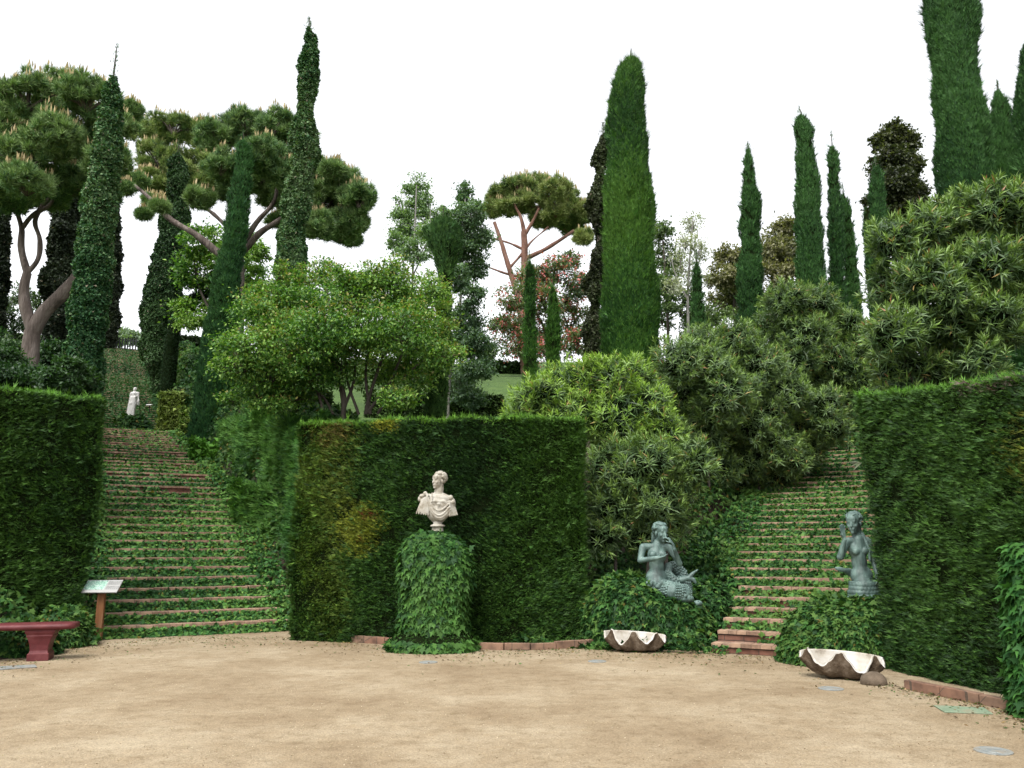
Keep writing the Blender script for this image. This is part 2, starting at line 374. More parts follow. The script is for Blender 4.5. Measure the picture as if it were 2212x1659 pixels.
tag(fm.build('gravel_stones', [M['leaf']]), 'loose pebbles and leaf litter scattered over the tan gravel', 'pebbles', kind='stuff')

# ------------------------------------------------------------------ staircases
def box_bm(bm, x0, x1, y0, y1, z0, z1, mi=0, bev=0):
    vs_ = [bm.verts.new((x, y, z)) for z in (z0, z1) for y in (y0, y1) for x in (x0, x1)]
    fs = [(0, 2, 3, 1), (4, 5, 7, 6), (0, 1, 5, 4), (2, 6, 7, 3), (0, 4, 6, 2), (1, 3, 7, 5)]
    out = []
    for f in fs:
        q = bm.faces.new([vs_[k] for k in f]); q.material_index = mi; out.append(q)
    return vs_
def bm_obj(name, bm, mats, parent=None, bevel=0, smooth=False):
    me = bpy.data.meshes.new(name)
    if bevel: bmesh.ops.bevel(bm, geom=list(bm.edges), offset=bevel, segments=2, affect='EDGES', profile=.5)
    bmesh.ops.recalc_face_normals(bm, faces=list(bm.faces))
    bm.to_mesh(me); bm.free()
    if smooth: me.polygons.foreach_set('use_smooth', [True] * len(me.polygons))
    return link(name, me, mats, parent)
def stairs(label, S0, D, P, wid, steps, bare, lim=0, lq=0):
    rz = math.atan2(P[1], P[0])
    t = thing('brick_staircase', label, 'staircase', (S0[0], S0[1], 0), rz)
    cache = {}
    for n_, (s, z, a, b) in enumerate(steps):
        xl = max(-wid / 2, lq - .17 * max(0, n_ - 5)) if lim else -wid / 2; k = (round(a, 3), round(b, 3), n_ % 3, round(xl, 2))
        if k not in cache:
            bm = bmesh.new()
            nh = min(.055, a * .6)
            # riser wall, then the nosing course on top, slightly proud and uneven
            box_bm(bm, xl, wid / 2, 0, b + .25, -.35, a - nh, 0)
            xs = np.arange(xl, wid / 2, .3)
            rr = random.Random(n_ * 7 + 1)
            for x in xs:
                x1 = min(x + .294, wid / 2)
                if x1 - x < .05: continue
                dz = rr.uniform(-.006, .006); dy = rr.uniform(-.008, .006)
                box_bm(bm, x, x1, -.03 + dy, .26, a - nh + .001, a + dz, 1)
            box_bm(bm, xl, wid / 2, .262, b + .24, a - nh + .001, a - .012, 0)
            me = bpy.data.meshes.new('step'); bm.normal_update(); bm.to_mesh(me); bm.free()
            me.materials.append(M['brick']); me.materials.append(M['nosing']); cache[k] = me
        o = bpy.data.objects.new('step', cache[k]); C.objects.link(o); o.parent = t; o.location = (rng.uniform(-.01, .01), s, z)
    return t
stairs('long ivy covered brick staircase on the left climbing to the black gate', LS0, LD, LP, LWID, LST, 0)
stairs('wide brick staircase on the right rising between the two bronze mermaids', RS0, RD, RP, RWID, RST, 6, 8, -1.15)
IVY = [(.013, .046, .012), (.02, .068, .016), (.031, .098, .021), (.05, .135, .028), (.085, .165, .034)]
def ivy_cols(P, seed=2, jit=.35):
    c = pal(P, IVY, .9, seed, jit, 1.0); k = rng.random(len(P)) < .012; c[k] = (.16, .13, .03); return c
def step_ivy(S0, D, P, wid, steps, dens, cover, label, seed):
    f = FM(); tot = []
    for n_, (s, z, a, b) in enumerate(steps):
        sc = 1 + min(1.6, s / 22.0)
        k = int(dens * wid / sc ** 1.6 * cover(n_)[0] * 1.0)
        q = rng.uniform(-wid / 2, wid / 2, k)
        pat = np.sin(q * 2.1 + n_ * 1.7 + seed) + np.sin(q * 5.3 + n_ * 2.9) * .6
        keep = rng.random(k) < np.clip(cover(n_)[1] + pat * .18 + sm((np.abs(q) - wid / 2 + .75) / .6) * 1, 0, 1)
        keep &= (q > (-1.25 - .17 * max(0, n_ - 5) if seed == 5 else -9)); q = q[keep]; k = len(q)
        side = sm((np.abs(q) - wid / 2 + .8) / .6)
        h = rng.random(k) ** 1.15
        up_ = n_ >= 38; zz = z + h * (a * ((.78 if up_ else .84) + side * .9)); yy = s - .03 - .17 * (1 - h * .75) * rng.random(k) - .02
        on = rng.random(k) < (.06 if up_ else .22); yy = np.where(on, s - rng.random(k) * b * .55, yy); zz = np.where(on, z + .02 + .03 * rng.random(k), zz)
        x = S0[0] + P[0] * q + D[0] * yy; y = S0[1] + P[1] * q + D[1] * yy
        Q = np.stack([x, y, zz], 1)
        out = np.tile(np.array([-D[0], -D[1], 0.]), (k, 1))
        N = nrm(out * .7 + np.array([0, 0, .9]) + rv(k, .35)); Dr = nrm(out * .5 + np.array([0, 0, -.35]) + rv(k, .55))
        L = rng.uniform(.05, .095, k) * (1.2 if up_ else sc ** .7)
        f.leaves(Q, Dr, N, L, L * (1.5 if up_ else .95), 'ivy' if sc < 1.7 else 'rhomb', ivy_cols(Q, seed) * (1.1 if seed == 2 else .9) if n_ < 38 else pal(Q, [(.016, .055, .018), (.028, .08, .026), (.045, .11, .034)], .7, 3))
    tag(f.build('step_ivy', [M['gloss']]), label, 'ivy', kind='stuff')
def covL(n):
    if n < 15: return (1.15, 1.0)
    if n < 37: return (1.8, .6 + .42 * math.sin(n * 1.9))
    return (6.5, 1.0)
step_ivy(LS0, LD, LP, LWID, LST, 420, covL, 'ivy spreading over the risers of the left staircase', 2)
def covR(n): return (1.0, (.05 + .1 * n) if n < 7 else .95)
step_ivy(RS0, RD, RP, RWID, RST, 520, covR, 'ivy spreading over the risers of the right staircase', 5)
def bank_ivy(S0, D, P, s0, s1, q0, q1, n, label, seed, sz=1.0, lift=.25):
    s = rng.uniform(s0, s1, n); q = rng.uniform(q0, q1, n)
    x = S0[0] + D[0] * s + P[0] * q; y = S0[1] + D[1] * s + P[1] * q
    e = .2; z = terrain(x, y); zx = (terrain(x + e, y) - z) / e; zy = (terrain(x, y + e) - z) / e
    N = nrm(np.stack([-zx, -zy, np.ones(n)], 1)); Q = np.stack([x, y, z], 1)
    hump = np.clip(wav(Q, 1.6, seed) * .5 + .5, 0, 1) * lift
    st = (abs(q0) < 3) * 0
    Q = Q + N * (hump * rng.random(n) ** .5 + .03)[:, None]
    f = FM(); Dr = nrm(N * .25 + rv(n, .6) + np.array([0, -.25, -.35])); NN = nrm(N + rv(n, .45) + [0, -.2, .2])
    L = rng.uniform(.06, .12, n) * sz
    f.leaves(Q, Dr, NN, L, L * .95, 'ivy', ivy_cols(Q, seed) * .68)
    tag(f.build('bank_ivy', [M['gloss']]), label, 'ivy', kind='stuff')
bank_ivy(RS0, RD, RP, -.5, 19, -5.2, -2.2, 34000, 'dense ivy on the bank between the oleanders and the right staircase', 11, 1.1, .4)
bank_ivy(RS0, RD, RP, -.3, 5.5, -2.7, -1.2, 6500, 'ivy creeping over the left edge of the lowest right steps', 31, 1.0, .6)
bank_ivy(LS0, LD, LP, 3, 30, 1.75, 4.2, 26000, 'ivy on the bank right of the left staircase', 13, 1.3, .5)
bank_ivy(LS0, LD, LP, 28, 62, 1.9, 4.6, 16000, 'ivy and low growth beside the uppermost left steps', 29, 2.2, .8)
bank_ivy(LS0, LD, LP, -1.2, 20, -3.6, -1.6, 20000, 'ivy between the left hedge and the left staircase', 17, 1.1, .5)
bank_ivy(RS0, RD, RP, 8, 20, 2.1, 4.4, 9000, 'ivy on the bank at the far side of the right staircase', 19, 1.2, .5)
bank_ivy(RS0, RD, RP, 11.5, 26, -3.0, 4.5, 24000, 'ivy thicket beyond the top of the right staircase', 23, 1.5, 1.3)
# ------------------------------------------------------------------ clipped hedges
HC = [(.008, .026, .005), (.013, .041, .007), (.021, .062, .009), (.04, .095, .013)]
def hedge(name, label, foot, H, thick, back, dens, L=.085, cols=HC, H2=None, jit=.35, rough=.06, colfn=None, horiz=1.0, cat='hedge', group=None, taper=.0, mat=None, tm='spray', z0=None, topcol=None):
    """foot: plan polyline of the front face (left to right seen from the plaza), back: plan direction of its depth"""
    foot = np.asarray(foot, float); m = max(12, int(np.linalg.norm(np.diff(foot, axis=0), axis=1).sum() / .22)); fp = resamp(foot, m)
    back = np.asarray(back, float); back = back / np.linalg.norm(back)
    base = terrain(fp[:, 0], fp[:, 1]) if z0 is None else np.full(m, z0)
    base = np.minimum(base, 1e9); Hs = np.linspace(H, H2 if H2 is not None else H, m)
    nz_ = max(8, int(H / .22)); nd = max(4, int(thick / .22))
    prof = [(0, k / nz_) for k in range(nz_)] + [(d / nd, 1) for d in range(nd)] + [(1, 1 - k / nz_) for k in range(nz_ + 1)]
    prof = np.array(prof); K = len(prof)
    V = []
    for i_ in range(m):
        d = prof[:, 0] * thick; zz = prof[:, 1] * Hs[i_]
        inw = prof[:, 1] * taper * np.where(prof[:, 0] < .5, 1, -1)
        V.append(np.stack([fp[i_, 0] + back[0] * (d + inw), fp[i_, 1] + back[1] * (d + inw), base[i_] - .1 + zz], 1))
    V = np.array(V)
    if taper:
        mid = (V[0] + V[-1]) / 2; ax = nrm(np.append(fp[-1] - fp[0], 0)[None])[0]
        k = (prof[:, 1] * taper)[None, :, None]; tt = np.linspace(1, -1, m)[:, None, None]; V = V + ax[None, None] * k * tt
    V = V.reshape(-1, 3)
    i = np.arange(m - 1)[:, None] * K; j = np.arange(K - 1)[None]
    F = np.stack([i + j, i + K + j, i + K + j + 1, i + j + 1], -1).reshape(-1, 4)
    # end caps as strips between front and back
    caps = []
    for r_ in (0, m - 1):
        o = r_ * K
        for k in range(nz_):
            a_, b_ = o + k, o + k + 1; c_, d_ = o + K - 2 - k, o + K - 1 - k
            if r_ == 0: caps.append((a_, b_, c_, d_))
            else: caps.append((b_, a_, d_, c_))
    F = np.concatenate([F, np.array(caps)])
    cen_ = V.mean(0); V = V + nrm(V - cen_) * (wav(V, 2.2, 31) * rough + wav(V, 6, 33) * rough * .5)[:, None]
    f = FM()
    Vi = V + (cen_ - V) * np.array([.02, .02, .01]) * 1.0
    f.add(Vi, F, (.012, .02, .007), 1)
    n = int(area(V, F) * dens); P, N = sample(V, F, n)
    fc = V[F].mean(1)
    # orient normals outward
    out = P - cen_; flip = (N * np.stack([back[0] * np.ones(n), back[1] * np.ones(n), np.zeros(n)], 1)).sum(1)
    dd = ((P[:, :2] - np.array(fp[m // 2])) @ back); topm = np.abs(N[:, 2]) > .7
    want = np.where(topm[:, None], [0, 0, 1.], 0)
    s_ = np.sign((N * (P - cen_)).sum(1)); s_[s_ == 0] = 1; N = N * s_[:, None]
    ax = nrm(np.cross(N, np.array([0, 0, 1.]))); sg = np.sign(rng.random(n) - .5 + .35 * np.sign(wav(P, .8, 77)))[:, None]
    Dr = N * .55 + ax * sg * rng.uniform(.2, 1.1, (n, 1)) * horiz + np.array([0, 0, .28]) + rv(n, .28)
    Dr[topm] = N[topm] * .8 + rv(int(topm.sum()), .5)
    NN = nrm(N * .6 + np.array([0, 0, .8]) + rv(n, .5))
    Ls = L * rng.uniform(.6, 1.5, n)
    # loose sprays that stick out
    k = rng.random(n) < .07; Ls[k] *= rng.uniform(1.5, 2.4, int(k.sum())); P = P + N * (wav(P, 7, 15) * .04 + wav(P, 17, 16) * .03)[:, None]
    col = colfn(P) if colfn is not None else pal(P, cols, 1.3, 41, jit, 1.0)
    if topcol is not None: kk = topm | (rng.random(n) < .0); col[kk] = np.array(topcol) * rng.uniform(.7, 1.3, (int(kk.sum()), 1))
    f.leaves(P - N * .02 + rv(n, .02), Dr, NN, Ls, Ls * (.42 if tm == 'spray' else .6), tm, col)
    t = thing(name, label, cat, (*fp[m // 2], base[m // 2]), group=group)
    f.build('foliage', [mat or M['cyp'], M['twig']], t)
    return t
# centre hedge with yellowed and red patches on its left part, backlit left edge painted in
def centre_cols(P):
    c = pal(P, HC, 1.3, 41, .35, 1.0)
    def patch(px, py, rx, ry, colr, p, Y=14.3):
        q = at(px, py, Y); e = at(px + rx, py + ry, Y) - q
        d = ((P[:, 0] - q[0]) / e[0]) ** 2 + ((P[:, 2] - q[2]) / e[2]) ** 2 + wav(P, 5, 9) * .35
        k = (rng.random(len(P)) < p * np.clip(1.3 - d, 0, 1)) & (P[:, 1] < Y + .9)
        c[k] = np.array(colr) * rng.uniform(.6, 1.4, (int(k.sum()), 1))
    patch(700, 1010, 75, 130, (.07, .1, .012), .75); patch(690, 1190, 60, 120, (.06, .095, .012), .75)
    patch(770, 1145, 62, 65, (.13, .155, .016), .85); patch(835, 915, 36, 18, (.22, .23, .025), .85)
    patch(700, 1300, 60, 90, (.06, .1, .012), .6); patch(690, 930, 60, 35, (.1, .085, .02), .6)
    patch(795, 1112, 20, 10, (.13, .035, .014), .6); patch(772, 1165, 10, 6, (.13, .05, .014), .5); patch(655, 1100, 18, 300, (.07, .13, .015), .5)  # tall narrow strip: brighter green painted as backlight on the left edge
    return c
def gp(px, py): return gnd(px, py)[:2]
ch = hedge('clipped_hedge', 'wide flat topped hedge with yellowed patches behind the marble bust', [at(648, 900, 14.9)[:2], at(800, 900, 14.5)[:2], at(960, 900, 14.3)[:2], at(1120, 900, 14.25)[:2], at(1256, 900, 14.5)[:2]],
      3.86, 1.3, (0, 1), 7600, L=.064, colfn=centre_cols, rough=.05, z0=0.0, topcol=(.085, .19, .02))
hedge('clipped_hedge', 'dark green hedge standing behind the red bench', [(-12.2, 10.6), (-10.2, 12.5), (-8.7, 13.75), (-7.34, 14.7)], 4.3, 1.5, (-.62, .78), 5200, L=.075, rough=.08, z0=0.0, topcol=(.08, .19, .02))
def right_cols(P):
    c = pal(P, HC, 1.3, 43, .35, 1.0)
    for q, e, colr, p in (((5.5, 9.0, 3.4), (.55, .8, .14), (.07, .055, .04), .5), ((5.5, 8.4, 2.6), (.6, .8, .5), (.1, .12, .015), .5)):
        d = (((P - np.array(q)) / np.array(e)) ** 2).sum(1); k = rng.random(len(P)) < p * np.clip(1.2 - d, 0, 1); c[k] = np.array(colr) * rng.uniform(.6, 1.4, (int(k.sum()), 1))
    return c
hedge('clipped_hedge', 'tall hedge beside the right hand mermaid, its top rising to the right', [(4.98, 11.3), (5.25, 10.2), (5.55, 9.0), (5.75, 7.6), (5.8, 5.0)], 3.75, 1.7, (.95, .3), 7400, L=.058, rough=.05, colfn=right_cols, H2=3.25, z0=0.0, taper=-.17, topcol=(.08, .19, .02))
# feathery sloping hedge between the left stairs and the centre hedge
FE = [(.02, .07, .012), (.032, .1, .015), (.052, .145, .02), (.085, .19, .032)]
def stp(s, q): return LS0 + LD * s + LP * q
hedge('bank_hedge', 'feathery green hedge sloping up along the right side of the left staircase', [stp(16.5, 2.5), stp(12, 2.5), stp(8.0, 2.5), stp(4, 2.45), stp(.4, 2.4)], 1.0, 1.9, (.888, .46), 4600, L=.125, cols=FE, H2=3.1, rough=.5, horiz=.5)
hedge('bank_hedge', 'rounded bright green hedge behind the left edge of the centre hedge', [at(520, 915, 22)[:2], at(600, 925, 21)[:2], at(690, 930, 20)[:2]], 1.7, 1.6, (0, 1), 1700, L=.14, cols=FE, rough=.15)
# small clipped blocks beside the upper left stairs
LB = [(.06, .12, .025), (.09, .15, .03), (.13, .17, .04)]
def blockhedge(label, x0, x1, ytop, Y0, thick, cols=LB, Y1=None, dens=900, L=.1, minh=.8):
    Y1 = Y1 or Y0; a_ = at(x0, ytop, Y0); b_ = at(x1, ytop, Y1)
    m_ = (a_ + b_) / 2; H = max(minh, m_[2] - tz(m_[0], m_[1]) + .1)
    za = a_[2] - tz(a_[0], a_[1]); zb = b_[2] - tz(b_[0], b_[1])
    hedge('clipped_hedge', label, [a_[:2], b_[:2]], max(minh, za + .1), thick, (0, 1), dens, L=L, cols=cols, H2=max(minh, zb + .1), rough=.04, tm='rhomb')
LB = [(.09, .17, .035), (.13, .21, .045), (.18, .24, .06)]
blockhedge('pale green clipped hedge block right of the upper left staircase', 346, 392, 848, 42, 2.2, LB)
blockhedge('lower clipped hedge block between the pale block and the cypress', 392, 430, 878, 39, 2.0, LB)
blockhedge('bright green clipped strip at the foot of the slightly curved cypress', 412, 476, 948, 31, 1.6, [(.05, .15, .02), (.09, .22, .03)], 30.5, 1500, .1, .7)
GB = [(.02, .04, .012), (.03, .065, .016), (.05, .09, .022)]
blockhedge('long low clipped hedge across the lawn behind the slender multi stemmed tree', 790, 1085, 862, 27.5, .8, GB, 27.5, 900, .08, .9)
blockhedge('low clipped hedge left of the centre hedge, behind the dark cypress foot', 606, 700, 893, 24, .9, GB, 23.0, 1100, .07, .9)
blockhedge('short low hedge between the leaning cypress and the dark cypress foot', 470, 545, 884, 38, .8, GB, 37.0, 1000, .07, .9)
blockhedge('far dark hedge beyond the lawn right of the arch', 386, 432, 752, 66, 1.0, [(.01, .022, .006), (.02, .035, .01)], 66, 350, .16, 1.2)
blockhedge('far low hedge at the foot of the umbrella pine', 1040, 1135, 789, 56, 1.0, [(.012, .03, .007), (.025, .055, .012)], 56, 350, .16, .9)
blockhedge('low dark hedge crossing the lawn left of the leaning cypress', 372, 432, 838, 52, .6, GB, 52, 500, .12, .6)

# ------------------------------------------------------------------ cypresses
CY_A = [(.011, .04, .011), (.019, .062, .015), (.031, .09, .02), (.046, .118, .028)]
CY_B = [(.012, .046, .008), (.022, .074, .01), (.037, .108, .013), (.06, .14, .018)]
CY_D = [(.007, .013, .007), (.012, .02, .010), (.02, .03, .015)]
IVC = [(.014, .05, .018), (.024, .075, .026), (.038, .1, .034), (.058, .13, .042), (.1, .16, .07)]
def cypress(label, outline, Y, cols=CY_A, dens=None, L=None, style='cyp', ext=True, name='cypress_tree', twig=None, group='cypresses', rough=.12, seedx=1):
    pts = []; rad = []
    o = sorted(outline, key=lambda t: -t[0])
    for (py, x0, x1) in o:
        c_ = at((x0 + x1) / 2, py, Y); e_ = at(x1, py, Y); pts.append(c_); rad.append(max(.05, e_[0] - c_[0]))
    pts = np.array(pts); rad = np.array(rad) * .93
    zb = tz(pts[0][0], pts[0][1])
    base = pts[0].copy(); base[2] = zb - .1
    if pts[0][2] > zb + .3: pts = np.vstack([base, pts]); rad = np.concatenate([[rad[0] * .97], rad])
    Hh = pts[-1][2] - zb
    m = max(16, int(Hh / .35)); tt = np.linspace(0, 1, m)
    hz = pts[:, 2]; zz = hz[0] + (hz[-1] - hz[0]) * tt
    cl = np.stack([np.interp(zz, hz, pts[:, 0]), np.full(m, Y), zz], 1); rd = np.interp(zz, hz, rad)
    rd[-1] *= .3
    V, F = lathe(cl, rd, 20, rough, seedx)
    sc = max(1, Y / 20.0); L = L or (.13 * sc ** .6); dens = dens or 1500 / sc ** 1.3
    if style == 'cyp': L *= .74; dens *= 1.5
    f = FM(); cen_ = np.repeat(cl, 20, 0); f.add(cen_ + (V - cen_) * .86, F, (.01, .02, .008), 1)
    n = int(area(V, F) * dens * (1.9 if style != 'cyp' else 1.25)); P, N = sample(V, F, n)
    bump = (wav(P, 5, seedx + 5) * .035 + wav(P, 13, seedx + 6) * .045) * sc
    ci = np.stack([np.interp(P[:, 2], zz, cl[:, 0]), np.full(n, Y), P[:, 2]], 1)
    N = nrm((P - ci) * [1, 1, .2]); k = rng.random(n)
    P = P + N * (bump - .05 * k * sc)[:, None]
    ax = nrm(np.cross(N, [0, 0, 1.]))
    col = pal(P, cols, 1.1 / sc ** .5, seedx + 9, .35, 1.0)
    if style == 'cyp':
        Dr = N * rng.uniform(.1, .6, (n, 1)) + np.array([0, 0, 1.0]) + ax * rng.normal(0, .35, (n, 1)) + rv(n, .12)
        Ls = L * rng.uniform(.6, 1.5, n); st = rng.random(n) < .03; Ls[st] *= rng.uniform(1.3, 2.6, int(st.sum())); Dr[st] += N[st] * .3
        f.leaves(P, Dr, nrm(N + rv(n, .5)), Ls, Ls * .38, 'spray', col)
    else:   # ivy clad
        Dr = N * .5 + rv(n, .6) + np.array([0, 0, -.1]); Ls = L * .56 * rng.uniform(.6, 1.4, n)
        pk = rng.random(n) < .012; col[pk] = (.2, .17, .12)
        f.leaves(P + N * (wav(P, 2.2, seedx + 2) * .04 * sc)[:, None], Dr, nrm(N + np.array([0, 0, .4]) + rv(n, .5)), Ls, Ls * .8, 'rhomb', col)
    # wispy leader
    tip = cl[-1]; kx = 90
    h = rng.random(kx); Lt = twig or .5 * sc * .8
    Pt = tip + np.stack([rng.normal(0, .12, kx) * (1 - h) * sc * .6, rng.normal(0, .12, kx) * (1 - h) * sc * .6, h * Lt - .15], 1)
    f.leaves(Pt, np.array([0, 0, .8]) + rv(kx, .4), rv(kx), L * .9, L * .3, 'spray', pal(Pt, cols, 1, 3, .3))
    t = thing(name, label, 'tree', (cl[0][0], Y, zb), group=group)
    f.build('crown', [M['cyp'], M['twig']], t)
    f2 = FM(); top = cl[-1] + [0, 0, Lt * .8]
    tube(f2, [(cl[0][0], Y, zb - .3), cl[m // 3], cl[2 * m // 3], cl[-2], top], [max(.05, rd[0] * .22), rd[m // 3] * .2, rd[2 * m // 3] * .15, .03, .008], 8)
    f2.build('trunk', [M['bark_grey']], t)
    return t
cypress('ivy clad cypress rising beside the pine with the forked trunk', [(165, 240, 252), (180, 228, 258), (250, 213, 262), (320, 201, 262), (420, 181, 255), (520, 166, 245), (620, 160, 238), (720, 150, 226), (780, 141, 220), (850, 133, 218)], 20, IVC, style='ivy', twig=1.1, dens=1500, seedx=3)
cypress('dark cypress column in front of the pale gap, left of the ivy clad one', [(300, 150, 165), (380, 136, 172), (440, 115, 176), (520, 110, 176), (600, 100, 172), (700, 100, 166), (790, 92, 160)], 38, CY_D, style='ivy', rough=.3, seedx=4, dens=500, L=.24)
cypress('dark narrow cypress standing just right of the ivy clad one, above the gate', [(330, 238, 256), (420, 232, 262), (520, 228, 257), (640, 224, 256), (700, 217, 253), (760, 210, 244)], 68, CY_D, style='ivy', rough=.3, seedx=5, dens=500, L=.24)
cypress('dark cypress cut off by the left picture edge', [(380, -25, 15), (450, -28, 19), (560, -30, 17), (640, -32, 10), (710, -34, 4)], 36, CY_D, style='ivy', seedx=6, dens=500, L=.24)
cypress('broad dark ivy clad cypress left of the arch, right of the upper stairs', [(330, 372, 396), (420, 360, 407), (482, 350, 406), (557, 333, 402), (632, 313, 392), (682, 306, 378), (732, 304, 366), (782, 314, 362), (832, 330, 366)], 53, [(.01, .03, .01), (.016, .042, .013), (.026, .062, .018), (.045, .09, .03)], style='ivy', rough=.25, seedx=7, dens=700, L=.2)
cypress('bright green slightly curved cypress left of the multi stemmed tree', [(305, 513, 534), (330, 508, 543), (400, 502, 545), (480, 488, 536), (560, 471, 526), (640, 456, 520), (740, 436, 506), (840, 421, 500), (940, 410, 490)], 34, [(.01, .045, .014), (.016, .065, .018), (.025, .085, .022), (.035, .1, .022)], seedx=8)
cypress('tall thin ivy clad cypress with a greyish crooked top', [(58, 662, 672), (75, 655, 683), (110, 653, 685), (160, 646, 685), (200, 643, 680), (280, 636, 685), (340, 629, 688), (420, 618, 668), (500, 601, 662), (600, 597, 652), (700, 583, 640), (780, 550, 622), (860, 540, 615), (940, 540, 608)], 27, IVC, style='ivy', rough=.22, seedx=9, dens=1300, L=.15, twig=.5)
cypress('narrow clipped cypress with a bushy head in front of the grey green tree', [(472, 925, 990), (500, 915, 998), (540, 925, 1000), (565, 942, 985), (600, 945, 978), (700, 940, 975), (800, 926, 970), (905, 916, 966)], 22, [(.02, .06, .014), (.036, .09, .018), (.06, .125, .026)], seedx=10, rough=.08)
cypress('brownish ivy clad cypress half hidden behind the big green cypress', [(290, 1296, 1310), (380, 1282, 1312), (450, 1275, 1312), (520, 1284, 1312), (620, 1266, 1310), (700, 1268, 1306), (785, 1266, 1306)], 36, [(.015, .022, .01), (.03, .035, .015), (.04, .055, .02)], style='ivy', rough=.4, seedx=11, dens=550, L=.2)
cypress('broad bright green cypress standing in the centre of the hillside', [(128, 1352, 1376), (150, 1336, 1388), (200, 1323, 1392), (260, 1311, 1395), (340, 1306, 1402), (420, 1303, 1410), (520, 1303, 1418), (640, 1300, 1423), (760, 1297, 1426), (840, 1296, 1428)], 23, CY_B, seedx=12, dens=2000, L=.14, rough=.1)
cypress('thin dark cypress touching the umbrella pine trunk', [(565, 1139, 1148), (600, 1133, 1156), (700, 1131, 1159), (815, 1130, 1163)], 44, CY_B, seedx=13)
cypress('short thin cypress in front of the red flowering tree', [(618, 1190, 1197), (660, 1184, 1208), (720, 1180, 1211), (800, 1178, 1212)], 46, CY_B, seedx=14)
cypress('small dark cypress in front of the pale bare tree', [(568, 1498, 1511), (620, 1495, 1517), (700, 1493, 1521), (760, 1492, 1522)], 38, CY_A, seedx=15)
cypress('slim pointed cypress rising from the middle oleanders', [(320, 1613, 1619), (350, 1607, 1627), (400, 1602, 1634), (470, 1598, 1639), (560, 1596, 1646), (680, 1588, 1650), (760, 1586, 1652)], 33, CY_A, seedx=16, twig=.4, rough=.22)
cypress('thick cypress with a ragged forked top, left of the cypress pair', [(252, 1716, 1738), (280, 1718, 1758), (330, 1720, 1759), (400, 1718, 1768), (480, 1720, 1775), (560, 1722, 1782), (660, 1722, 1788)], 31, CY_A, seedx=17)
cypress('left cypress of the close pair on the right, taller with a wispy tip', [(318, 1790, 1806), (345, 1786, 1812), (400, 1788, 1816), (500, 1790, 1822), (640, 1788, 1827)], 34, CY_A, seedx=18, twig=.9)
cypress('right cypress of the close pair on the right, shorter and leaning left', [(420, 1815, 1828), (470, 1818, 1840), (540, 1820, 1850), (640, 1825, 1860), (740, 1825, 1864)], 35, CY_A, seedx=19)
cypress('tiny far cypress left of the dark round topped tree', [(445, 1866, 1874), (480, 1865, 1883), (560, 1868, 1884)], 47, CY_A, seedx=20)
cypress('small cypress overlapping the left side of the dark round topped tree', [(362, 1884, 1900), (420, 1879, 1912), (520, 1880, 1914), (600, 1880, 1916)], 36, CY_A, seedx=21)
cypress('huge cypress whose top leaves the picture at the upper right', [(-330, 2030, 2050), (-250, 2018, 2066), (-120, 2004, 2086), (0, 2001, 2099), (100, 2007, 2111), (200, 2017, 2122), (300, 2022, 2131), (400, 2029, 2142), (520, 2040, 2150)], 17.5, CY_A, seedx=22, dens=2200, L=.12)
cypress('ragged cypress just right of the huge one', [(195, 2152, 2160), (225, 2143, 2175), (280, 2141, 2195), (340, 2138, 2206), (430, 2135, 2215)], 22, CY_A, seedx=23, dens=1700)
cypress('cypress cut off by the right picture edge', [(60, 2222, 2240), (110, 2207, 2255), (200, 2196, 2265), (300, 2200, 2275), (420, 2205, 2285)], 20, CY_A, seedx=24, dens=1700)
# living arch bent over from the left cypress
f = FM(); ap = [at(362, 850, 48), at(366, 800, 48), at(372, 735, 48), at(384, 685, 48), at(404, 655, 47.6), at(428, 640, 47), at(462, 634, 46.4)]
ar_ = [.4, .4, .38, .34, .3, .24, .18]
f2 = FM(); tube(f2, ap, ar_, 12, (.01, .02, .008), 1); Va = np.concatenate(f2.V[:1]); Fa = np.concatenate(f2.L[:1]).reshape(-1, 4)
f.add(Va, Fa, (.01, .02, .008), 1); n = 9000; P, N = sample(Va, Fa, n)
f.leaves(P, nrm(-N * .5 + rv(n, .5) + [0, 0, .6]), nrm(N + rv(n, .4)), rng.uniform(.08, .18, n), .05, 'spray', pal(P, [(.006, .02, .006), (.012, .035, .01)], 1, 3))
t = thing('living_arch', 'dark cypress branch trained into an arch on the terrace', 'arch', (ap[0][0], 48, tz(ap[0][0], 48))); f.build('foliage', [M['cyp'], M['twig']], t)
f2 = FM(); tube(f2, [p + np.array([0, 0, 0]) for p in ap], [v * .3 for v in ar_]); f2.build('branch', [M['bark_grey']], t)

